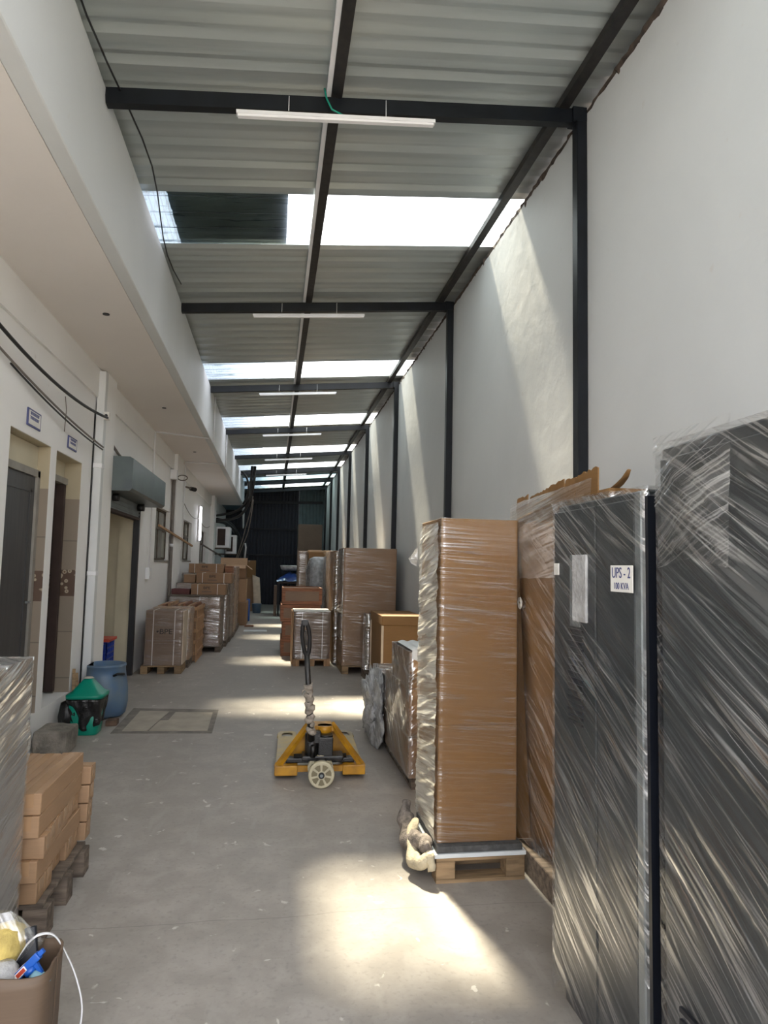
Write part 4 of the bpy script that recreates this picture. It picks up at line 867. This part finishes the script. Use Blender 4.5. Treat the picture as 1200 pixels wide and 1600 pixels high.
# blue drum
dc = (-1.70, 7.56)
t = thing('plastic_drum', 'faded blue plastic drum with black side handle beside the green bin', 'drum', (*dc, 0))
m_ = MB(); m_.lathe([(0, .0), (.19, .0), (.225, .03), (.245, .15), (.24, .28), (.215, .42), (.205, .50), (.212, .505), (.212, .53), (.195, .53), (.195, .44), (0, .43)], (*dc, .012), 40)
for v in m_.bm.verts: v.co.x = max(v.co.x, XL + .11)
m_.build('drum_body', 'drum', t)
m_ = MB(); m_.tube([(dc[0] + .13, dc[1] - .175, .44), (dc[0] + .17, dc[1] - .20, .46), (dc[0] + .22, dc[1] - .14, .455), (dc[0] + .21, dc[1] - .07, .44)], .013, 8); m_.build('handle', 'rubber', t)
m_ = MB(); m_.box(-1.565, 7.10, 0, -1.46, 7.22, .055, .008, 2); solo(m_, 'brick', 'brick', 'dull brown brick on the floor between the bin and hatch', 'brick', (-1.52, 7.15, 0))
for x, lb in ((-1.88, 'left'), (-1.82, 'right')):
    solo(MB().bar((x, 7.15, 0), (XL + .012 + (x + 1.88) * .4, 7.32, .52 if lb == 'left' else .48), .03, .02), 'wooden_stick', 'wood', '%s short stick propped on the wall behind the bin' % lb, 'stick', (x, 7.15, 0))
# blue crates inside the doorway
GB = 'blue plastic crates in the doorway'
def bluecrate(z, lb):
    t = thing('plastic_crate', lb, 'crate', (-2.22, 9.1, z), GB); x0, x1, y0, y1, h = -2.46, -2.0, 8.95, 9.35, .30
    m_ = MB()
    for k in range(5): zz = z + k * (h - .02) / 4; m_.box(x0, y0, zz, x1, y0 + .012, zz + .02); m_.box(x0, y1 - .012, zz, x1, y1, zz + .02); m_.box(x1 - .012, y0, zz, x1, y1, zz + .02); m_.box(x0, y0, zz, x0 + .012, y1, zz + .02)
    for k in range(9):
        xx = x0 + (x1 - x0 - .012) * k / 8; m_.box(xx, y0, z, xx + .012, y0 + .01, z + h); yy = y0 + (y1 - y0 - .012) * k / 8; m_.box(x1 - .01, yy, z, x1, yy + .012, z + h)
    m_.build('lattice', 'blue_crate', t); m_ = MB(); m_.box(x0 + .015, y0 + .015, z, x1 - .015, y1 - .015, z + .01); m_.box(x0 + .03, y0 + .02, z + .01, x1 - .02, y1 - .02, z + h - .03); m_.build('inner', 'blue_crate', t)
bluecrate(.0, 'lower blue lattice crate just inside the shutter doorway'); bluecrate(.305, 'upper blue lattice crate just inside the shutter doorway')
m_ = MB(); m_.box(-2.46, 8.93, .606, -1.97, 9.35, .64, .004); solo(m_, 'red_board', 'red', 'red edged board lying on the blue crates', 'board', (-2.2, 8.7, .57))
# floor hatch
t = thing('floor_hatch', 'rectangular floor hatch with pale stone covers near the drum', 'hatch', (-.95, 7.35, 0)); P4 = [(-1.37, 6.87), (-.56, 6.80), (-.58, 7.74), (-1.40, 7.86)]
m_ = MB(); m_.prism([(-1.45, 6.80), (-.52, 6.74), (-.54, 7.80), (-1.46, 7.94)], 'z', 0, .004); m_.build('frame', 'hatch_dark', t)
m_ = MB(); m_.prism([(-1.36, 6.88), (-1.13, 6.87), (-1.05, 7.72), (-1.36, 7.78)], 'z', 0, .008); m_.build('cover_slab', 'cover', t)
m_ = MB(); m_.prism([(-1.11, 6.865), (-.57, 6.84), (-.59, 7.64), (-.98, 7.68), (-1.0, 7.3), (-1.08, 7.29)], 'z', 0, .010); m_.build('cover_slab', 'cover', t)

# panel cartons on pallets
GP = 'upright panel cartons beside the doorway'
def shear(root, z0, k):
    for c in [root] + list(root.children_recursive):
        if c.type == 'MESH':
            c.data.transform(Matrix(((1, 0, k, 0), (0, 1, 0, 0), (0, 0, 1, 0), (0, 0, 0, 1))))
pallet(-1.84, 10.34, -1.27, 10.86, .115, 'wooden pallet under the printed upright carton', mat='wood', nb=4)
t = carton(-1.80, 10.36, .118, -1.275, 10.84, .905, 'upright strapped carton printed BPE beside the store doorway', GP, mat='card_grey', fm=MAT['film_h'], seed=101, tape=False, straps=(('x', -1.69), ('x', -1.39)), amp=.001)
m_ = MB(); m_.box(-1.275, 10.36, .13, -1.262, 10.84, .90); m_.build('edge_protector', 'edge_lt', t)
text('printed_mark', '\u2022BPE', .105, face_m((-1.53, 10.349, .60), '-y'), 'ink', t, sx=1.15, ext=.003)
m_ = MB()
for k in range(4): m_.box(-1.68, 10.349, .52 - k * .035, -1.40 + (k % 2) * .03, 10.351, .527 - k * .035)
m_.build('printed_lines', 'card_dk', t)
pallet(-1.84, 10.92, -1.24, 11.44, .115, 'wooden pallet under the second upright carton', mat='wood_dark', nb=4)
carton(-1.80, 10.93, .118, -1.235, 11.42, .91, 'second upright carton in white film behind the printed one', GP, mat='card_lt', fm=MAT['film_far'], seed=102, tape=False, amp=.012)
# slatted crates of warm wood
GC = 'slatted warm wood crates'
for j, (ya, lb) in enumerate(((11.5, 'nearer'), (12.02, 'farther'))):
    t = thing('wooden_crate', '%s warm wood slatted crate behind the upright cartons' % lb, 'crate', (-1.5, ya + .25, 0), GC); x0, x1, y0, y1, H_ = -1.84, -1.19, ya, ya + .49, .90
    m_ = MB(); m_.box(x0 + .03, y0 + .03, .02, x1 - .03, y1 - .03, H_ - .04); m_.build('contents', 'card', t)
    for k in range(5):
        z = .12 + k * .18; m_ = MB(); m_.box(x1, y0, z, x1 + .016, y1, z + .055); m_.box(x0, y0 - .014, z, x1, y0, z + .055); m_.build('rail', 'wood_warm', t)
    for k in range(6):
        y_ = y0 + .01 + k * .09; m_ = MB(); m_.box(x1 - .018, y_, 0, x1, y_ + .032, H_); m_.build('slat', 'wood_warm', t)
    for k in range(8):
        x_ = x0 + .02 + k * .078; m_ = MB(); m_.box(x_, y0, H_ - .02, x_ + .04, y1, H_ + .015 * (1 + k % 3)); m_.build('top_slat', 'wood_red' if k % 2 else 'wood_warm', t)
# big grey wrapped stack of loaded pallets, four layers
GS = 'grey wrapped cartons stacked four high with pallets between'
pallet(-1.84, 12.8, -.90, 13.6, .11, 'pallet at the bottom of the grey wrapped stack', mat='wood_dark', nb=5)
for k in range(4):
    z = .112 + k * .222
    carton(-1.84, 12.82, z, -.92, 13.6, z + .215, '%s grey wrapped carton of the tall stack beside the left wall' % ('lowest', 'second lowest', 'second highest', 'highest')[k], GS, mat='card_grey', fm=MAT['film_far'], seed=110 + k, tape=False, straps=(('x', -1.3),), amp=.012)
m_ = MB(); m_.box(-1.86, 12.8, 1.004, -.90, 13.62, 1.018); solo(m_, 'cover_board', 'wood_dark', 'grey weathered board capping the wrapped stack', 'board', (-1.4, 13.2, 1.0))
GT = 'printed strapped cartons on top of the wrapped stack'
def mk(x0, x1, y, z0, z1, lb, y1):
    c = carton(x0, y, z0, x1, y1, z1, lb, GT, mat='card', tape=False, straps=(('x', x0 + .12), ('x', x1 - .15)), amp=.006)
    text('printed_mark', 'BPE', .07, face_m(((x0 + x1) / 2 - .03, y - .005, (z0 + z1) / 2 + .03), '-y'), 'ink', c, sx=1.2)
    m_ = MB(); m_.box((x0 + x1) / 2 - .12, y - .004, (z0 + z1) / 2 - .05, (x0 + x1) / 2 + .06, y - .001, (z0 + z1) / 2 - .03); m_.build('printed_lines', 'card_dk', c); return c
mk(-1.50, -.87, 13.15, 1.02, 1.215, 'nearest and lowest printed carton on the wrapped stack', 13.6)
pallet(-1.84, 13.68, -.86, 14.38, .11, 'pallet under the second film bundled stack', mat='wood_dark', nb=5)
for k in range(5):
    z = .112 + k * .222; carton(-1.84, 13.7, z, -.86, 14.36, z + .215, '%s carton of the film bundled stack behind the first' % ('lowest', 'second', 'middle', 'fourth', 'highest')[k], 'cartons of the second wrapped stack', mat='card_grey', fm=MAT['film_far'], seed=120 + k, tape=False, amp=.02)
mk(-1.48, -.80, 13.75, 1.222, 1.42, 'middle printed carton, stepping up behind the nearest', 14.36)
carton(-1.72, 13.80, 1.222, -1.50, 14.36, 1.38, 'small carton tucked left of the middle printed carton', GT, tape=False)
carton(-1.86, 13.20, 1.02, -1.53, 13.6, 1.12, 'dark maroon box left of the nearest printed carton', mat='maroon', tape=False)
pallet(-1.84, 14.48, -.84, 15.3, .11, 'pallet under the third film bundled stack', mat='wood_dark', nb=5)
for k in range(6):
    z = .112 + k * .216; carton(-1.84, 14.5, z, -.84, 15.28, z + .21, '%s carton of the third wrapped stack by the left wall' % ('lowest', 'second', 'third', 'fourth', 'fifth', 'highest')[k], 'cartons of the third wrapped stack', mat='card_grey', fm=MAT['film_far'], seed=130 + k, tape=False, amp=.02)
mk(-1.73, -1.02, 14.6, 1.41, 1.60, 'farthest and highest printed carton on the stacks', 15.2)
carton(-1.0, 14.62, 1.41, -.84, 15.2, 1.56, 'small reddish carton beside the highest printed carton', GT, mat='wood_red', tape=False)
pallet(-1.80, 15.45, -.82, 17.9, .11, 'long pallet under the last leaning stack', mat='wood_dark', nb=10)
for k in range(3):
    for j in range(3):
        carton(-1.80, 15.5 + j * .83, .112 + k * .48, -.82 - .02 * j, 16.24 + j * .83, .585 + k * .48, 'film bundled brown carton, %s row and %s layer behind the third stack' % (('first', 'second', 'third')[j], ('bottom', 'middle', 'top')[k]), 'cartons of the last wrapped row', mat='card', fm=MAT['film_far'], seed=140 + k * 3 + j, tape=False, amp=.02)
# open carton, loose cartons at the end
def open_carton(x0, y0, z0, x1, y1, z1, label, flaps=.25, mat='card', rz=0):
    t = thing('open_carton', label, 'box', ((x0 + x1) / 2, (y0 + y1) / 2, z0)); m_ = MB(); e = .006
    m_.box(x0, y0, z0, x1, y1, z0 + e); m_.box(x0, y0, z0, x1, y0 + e, z1); m_.box(x0, y1 - e, z0, x1, y1, z1); m_.box(x0, y0, z0, x0 + e, y1, z1); m_.box(x1 - e, y0, z0, x1, y1, z1); m_.build('body', mat, t)
    for q in ([(x0, y1, z1), (x1, y1, z1), (x1, y1 + flaps * .5, z1 + flaps * .9), (x0, y1 + flaps * .5, z1 + flaps * .9)], [(x1, y0, z1), (x1, y1, z1), (x1 + flaps * .7, y1, z1 - flaps * .5), (x1 + flaps * .7, y0, z1 - flaps * .5)], [(x0, y0, z1), (x1, y0, z1), (x1, y0 - flaps * .6, z1 - flaps * .4), (x0, y0 - flaps * .6, z1 - flaps * .4)]):
        m_ = MB(); m_.bm.faces.new([m_.bm.verts.new(p) for p in q]); m_.build('flap', 'card_lt', t, thick=.006)
    return t
open_carton(-1.45, 18.6, 1.22, -.72, 19.4, 1.58, 'open carton with raised flaps on the far left pile', .22)
carton(-1.5, 18.4, 0, -.66, 19.7, .60, 'large brown carton at the bottom of the far left pile', tape=True); carton(-1.45, 18.5, .605, -.70, 19.5, 1.21, 'brown carton in the middle of the far left pile', mat='card_lt')
carton(-1.0, 24.0, 0, -.62, 24.6, 1.15, 'tall narrow brown carton at the far left end', mat='card', tape=False); carton(-1.05, 24.0, 1.155, -.60, 24.6, 1.75, 'brown carton with a belt of tape, on the tall narrow one', mat='card_gold')
m_ = MB(); m_.grid(lambda a, b: Vector((-.60 + .25 * a - .1 * b, 23.75 + b * .2, .004 + 1.25 * b - .1 * a * b)), 3, 3); solo(m_, 'cardboard_sheet', 'edge_lt', 'pale cardboard sheet leaning on the far left carton', 'cardboard', (-.5, 23.75, 0), thick=.008)
for z in (.0,):
    m_ = MB(); m_.box(-.78, 19.85, .0, -.62, 20.0, .62, .01); solo(m_, 'water_can', 'blue', 'bright blue slim can standing at the end of the left pile', 'can', (-.7, 19.9, 0))
m_ = MB(); m_.lathe([(0, 0), (.13, 0), (.16, .3), (.165, .31), (.15, .31), (0, .05)], (-.50, 23.2, 0), 20); solo(m_, 'bucket', 'drum', 'dull blue grey bucket on the floor at the far left', 'bucket', (-.5, 23.2, 0))
m_ = MB(); m_.box(-1.0, 16.9 - .2, .0, -.45, 17.0, .02)
for v in m_.bm.verts: v.co.x += .35
solo(m_, 'plank', 'white_board', 'pale plank lying on the floor beside the left stacks', 'plank', (-.4, 16.8, 0))
m_ = MB(); m_.box(-.68, 18.0, .0, -.45, 18.1, .04); solo(m_, 'plank', 'wood_red', 'short reddish plank on the floor at the left pile', 'plank', (-.55, 18.0, 0))

# ---------------------------------------------------------------- junk carton, bottom left
t = thing('open_carton', 'open brown carton of rubbish at the bottom left corner', 'box', (-.88, 2.34, 0), rz=0)
cx, cy = -.868, 2.36
def rim(a, z, g=0):   # rounded rectangle outline bulging slightly
    an = 2 * PI * a; c, s_ = math.cos(an), math.sin(an); q = (abs(c) ** 6 + abs(s_) ** 6) ** (-1 / 6); k = 1 + .05 * z
    return Vector((cx + (.235 - g) * q * c * k + .004 * nfn(c, s_, z, 6), cy + (.105 - g) * q * s_ * k, z))
m_ = MB(); m_.grid(lambda a, b: rim(a, b * .365 + (.012 * nfn(a * 4, 1, 1, 3) if b == 1 else 0)), 60, 10); m_.build('body', 'card_junk', t, thick=.006)
m_ = MB(); m_.grid(lambda a, b: Vector((cx - .22 + .44 * a, cy - .09 + .18 * b, .004)), 2, 2); m_.build('bottom', 'card_grey', t, thick=.005)
m_ = MB(); m_.grid(lambda a, b: Vector((cx - .21 + .42 * a, cy - .085 + .17 * b, .23 + .03 * nfn(a, b, 3, 5))), 14, 10); solo(m_, 'rubbish_pile', 'brown_hole', 'dark loose rubbish filling the open carton', 'rubbish', (cx, cy, .2))
bpy.data.objects['rubbish_pile']['kind'] = 'stuff'
# contents
m_ = MB(); m_.box(-.15, -.085, -.008, .15, .085, .008, .003); o = m_.build('dark_panel', 'cabinet_dk', None, off=(0, 0, 0)); tag(o, 'dark green grey plastic panel standing in the rubbish carton', 'panel'); o.location = (-.84, 2.405, .315); o.rotation_euler = (math.radians(72), math.radians(-14), 0)
m_ = MB(); m_.lathe([(0, .10), (.03, .095), (.05, .07), (.055, .03), (.04, 0), (0, 0)], (-.775, 2.33, .275), 26, lambda a, i: .22 * noise.noise(Vector((math.cos(a * 6.28) * 2, math.sin(a * 6.28) * 2, i * .7)))); solo(m_, 'plastic_bag', 'bag', 'crumpled translucent grey bag at the front of the rubbish carton', 'bag', (-.765, 2.31, .275))
m_ = MB()
def bigbag(a, b):
    an = 2 * PI * a; r = (.11 * math.sin(PI * (.12 + .85 * b)) + .02) * (1 + .2 * nfn(math.cos(an), math.sin(an), b * 3, 2)); return Vector((-.82 + r * math.cos(an) * .9, 2.425 + r * .35 * math.sin(an), .30 + .18 * b))
m_.grid(bigbag, 30, 16); t2 = thing('clear_bag', 'clear plastic bag of yellow scraps leaning in the rubbish carton', 'bag', (-.82, 2.43, .30)); m_.build('bag_film', MAT['film_clear'], t2)
m_ = MB(); m_.lathe([(0, .0), (.05, .0), (.07, .05), (.05, .10), (0, .12)], (-.80, 2.42, .33), 18, lambda a, i: .3 * noise.noise(Vector((math.cos(a * 6.28) * 2, math.sin(a * 6.28) * 2, i)))); m_.build('contents', 'yellow_junk', t2)
# spray bottle
t = thing('spray_bottle', 'blue spray bottle head with red and white label in the rubbish carton', 'bottle', (-.74, 2.33, .33), world=False)
m_ = MB(); m_.lathe([(0, -.03), (.03, -.03), (.032, 0), (.02, .03), (.012, .045), (0, .045)], (0, 0, 0), 20); m_.build('bottle_body', 'clear_blue', t)
m_ = MB(); m_.box(-.065, -.012, .05, .055, .012, .078, .004, 2); m_.box(.055, -.008, .055, .075, .008, .073, .002); m_.cyl((0, 0, .035), (0, 0, .055), .022, 16); m_.build('spray_head', 'blue', t)
m_ = MB(); m_.prism([(.02, .05), (.035, .05), (.030, .015), (.022, .0), (.016, .015)], 'y', -.006, .006); m_.build('trigger', 'blue', t)
m_ = MB(); m_.box(-.058, -.0135, .054, .0, -.012, .074); m_.box(-.058, -.010, .0785, .0, .010, .0792); q = m_.build('label', 'paper', t); m_ = MB(); m_.box(-.04, -.0142, .057, -.004, -.0132, .071); m_.box(-.04, -.007, .0790, -.004, .007, .0798); m_.build('label_print', 'red', t)
t.rotation_euler = (math.radians(-12), math.radians(-46), 0); t.location = (-.662, 2.31, .325); t.scale = (.85, .85, .85)
# white strap loop
pts = [(-.76, 2.40, .34), (-.73, 2.41, .385), (-.70, 2.42, .405), (-.66, 2.44, .39), (-.62, 2.45, .32), (-.585, 2.45, .24), (-.565, 2.45, .15), (-.575, 2.44, .06), (-.60, 2.42, .012), (-.615, 2.32, .012)]
V = [Vector(p) for p in pts]; Q = []
for i in range(len(V) - 1):
    a = V[max(i - 1, 0)]; b = V[i]; c = V[i + 1]; e = V[min(i + 2, len(V) - 1)]
    for k in range(6):
        u = k / 6; Q.append(.5 * ((2 * b) + (c - a) * u + (2 * a - 5 * b + 4 * c - e) * u * u + (-a + 3 * b - 3 * c + e) * u ** 3))
Q.append(V[-1]); solo(MB().tube(Q, .008, 8, flat=.35), 'packing_strap', 'white_metal', 'white packing strap looping out of the rubbish carton to the floor', 'strap', pts[0])

# ---------------------------------------------------------------- pallet truck
t = thing('pallet_truck', 'yellow hand pallet truck with cloth wrapped handle in the aisle', 'pallet truck', (.40, 5.26, 0), world=False); t.rotation_euler = (0, 0, math.radians(-1.6))
for s in (-1, 1):
    m_ = MB(); a, b = (.175, .335); xx = (a * s, b * s); x0_, x1_ = min(xx), max(xx); xm = (x0_ + x1_) / 2; hw = .08
    m_.box(x0_, .10, .062, x1_, 1.00, .078, .003); m_.box(x0_, .10, .035, x0_ + .01, 1.1, .07); m_.box(x1_ - .01, .10, .035, x1_, 1.1, .07)
    # rounded tip with slot
    ring = []
    for k in range(13): an = PI * k / 12; ring.append((xm + hw * math.cos(an), 1.12 + .08 * math.sin(an)))
    inner = [(xm + (hw - .032) * math.cos(PI * k / 12), 1.08 + .05 * math.sin(PI * k / 12)) for k in range(13)]
    outer = [(xm + hw, 1.00)] + ring + [(xm - hw, 1.00)]; inn = [(xm + hw - .032, 1.00)] + inner + [(xm - hw + .032, 1.00)]
    for zz in (.062, .078):
        A_ = [m_.bm.verts.new((p[0], p[1], zz)) for p in outer]; B_ = [m_.bm.verts.new((p[0], p[1], zz)) for p in inn]
        for k in range(len(A_) - 1): m_.bm.faces.new((A_[k], A_[k + 1], B_[k + 1], B_[k]))
    m_.tube([(p[0], p[1], .066) for p in outer], .010, 6)
    fk = m_.build('fork', 'fork_top', t)
    m_ = MB(); m_.cyl((xm - .04, 1.04, .036), (xm + .04, 1.04, .036), .034, 18); m_.build('load_roller', 'wheel', fk)
    m_ = MB(); m_.box(xm - .085, -.02, .035, xm + .085, .10, .105, .006, 2); m_.build('fork_heel', 'yellow', t)
    m_ = MB(); m_.bar((.325 * s, .02, .085), (.085 * s, .17, .375), .05, .028); m_.build('frame_arm', 'yellow', t)
m_ = MB(); m_.box(-.18, .0, .055, .18, .03, .10, .003); m_.build('cross_bar', 'yellow', t)
m_ = MB(); m_.prism([(-.10, .345), (.10, .345), (.085, .385), (-.075, .385)], 'y', .04, .20); m_.build('top_cap', 'yellow', t)
m_ = MB(); m_.cyl((.03, .06, .33), (.03, .06, .385), .055, 20); m_.build('cap_boss', 'yellow', t)
m_ = MB(); m_.prism([(-.30, .08), (.30, .08), (.09, .36), (-.09, .36)], 'y', .185, .195); m_.build('back_plate', 'yellow', t)
m_ = MB(); m_.box(-.26, .04, .11, .26, .12, .145, .008, 2); m_.box(-.14, -.06, .15, .17, .10, .185, .01, 2); m_.cyl((-.2, .07, .15), (.2, .07, .15), .022, 14); m_.build('torsion_bar', 'grease', t)
m_ = MB(); m_.cyl((-.07, 0, .15), (-.07, 0, .34), .05, 20); m_.box(-.02, -.05, .17, .09, .07, .32, .008, 2); m_.cyl((.035, .0, .32), (.035, 0, .335), .055, 20); m_.cyl((-.06, -.07, .18), (-.06, -.07, .27), .018, 12); m_.box(-.11, -.045, .27, .0, .03, .36, .008); m_.build('pump', 'grease', t)
m_ = MB(); m_.cyl((0, -.22, .095), (0, .02, .095), .015, 12); m_.box(-.03, -.155, .09, .03, -.075, .18, .005); m_.build('axle_fork', 'grease', t)
for y0_ in (-.225, -.055):
    m_ = MB(); m_.tube([(0, y0_, .095), (0, y0_ + .006, .095), (0, y0_ + .044, .095), (0, y0_ + .05, .095)], [.088, .095, .095, .088], 40); wl = m_.build('steering_wheel', 'wheel', t)
    m_ = MB()
    for k in range(7):
        an = 2 * PI * k / 7; an2 = an + 2 * PI / 7 * .55
        q = [(.032 * math.cos(an), .095 + .032 * math.sin(an)), (.072 * math.cos(an - .08), .095 + .072 * math.sin(an - .08)), (.074 * math.cos((an + an2) / 2), .095 + .074 * math.sin((an + an2) / 2)), (.072 * math.cos(an2 + .08), .095 + .072 * math.sin(an2 + .08)), (.032 * math.cos(an2), .095 + .032 * math.sin(an2))]
        m_.prism(q, 'y', y0_ - .002, y0_ + .002)
    m_.build('wheel_web', 'wheel_dark', wl)
    m_ = MB(); m_.cyl((0, y0_ - .012, .095), (0, y0_ + .002, .095), .022, 18); m_.build('hub', 'grease', wl)
    m_ = MB(); m_.cyl((0, y0_ - .015, .095), (0, y0_ - .008, .095), .011, 14); m_.build('bearing_cap', 'grey_metal', wl)
H0 = Vector((-.075, -.05, .30)); H1 = Vector((-.150, -.24, 1.20)); hp = lambda k: H0.lerp(H1, k)
m_ = MB(); m_.tube([hp(0), hp(.35), hp(.72)], [.026, .022, .020], 14); m_.build('handle_tube', 'grease', t)
m_ = MB(); n = 26; pts = [hp(.72) ]
side_ = Vector((1, 0, 0)); up_ = (H1 - H0).normalized()
lp = [hp(.855) + side_ * (.027 * math.sin(a)) * (1.0 if math.cos(a) < 0 else .92) - up_ * (.125 * math.cos(a)) for a in [2 * PI * k / n for k in range(n + 1)]]
m_.tube(lp, .0155, 10); m_.box(-.150 - .026, -.265, 1.165, -.150 + .026, -.225, 1.205, .008, 2); m_.build('grip_loop', 'rubber', t)
m_ = MB(); m_.bar(hp(.80) + side_ * .0, hp(.92), .012, .01); m_.build('release_lever', 'grease', t)
m_ = MB(); n = 40; m_.tube([hp(.06 + .42 * k / n) + Vector((.006 * math.sin(k), 0, 0)) for k in range(n + 1)], [.030 + .006 * math.sin(k * 1.9) + .004 * math.sin(k * .7) for k in range(n + 1)], 16)
for v in m_.bm.verts: v.co += Vector((1, .5, .3)) * .008 * noise.noise(v.co * 28)
m_.build('cloth_wrap', 'cloth', t)
m_ = MB(); m_.tube([hp(.44) + Vector((-.02, -.01, 0)), hp(.42) + Vector((-.045, -.01, .0)), hp(.39) + Vector((-.05, -.01, 0))], [.008, .006, .003], 6); m_.build('cloth_end', 'cloth', t)
for o in bpy.data.objects:
    if '_w' in o: del o['_w']
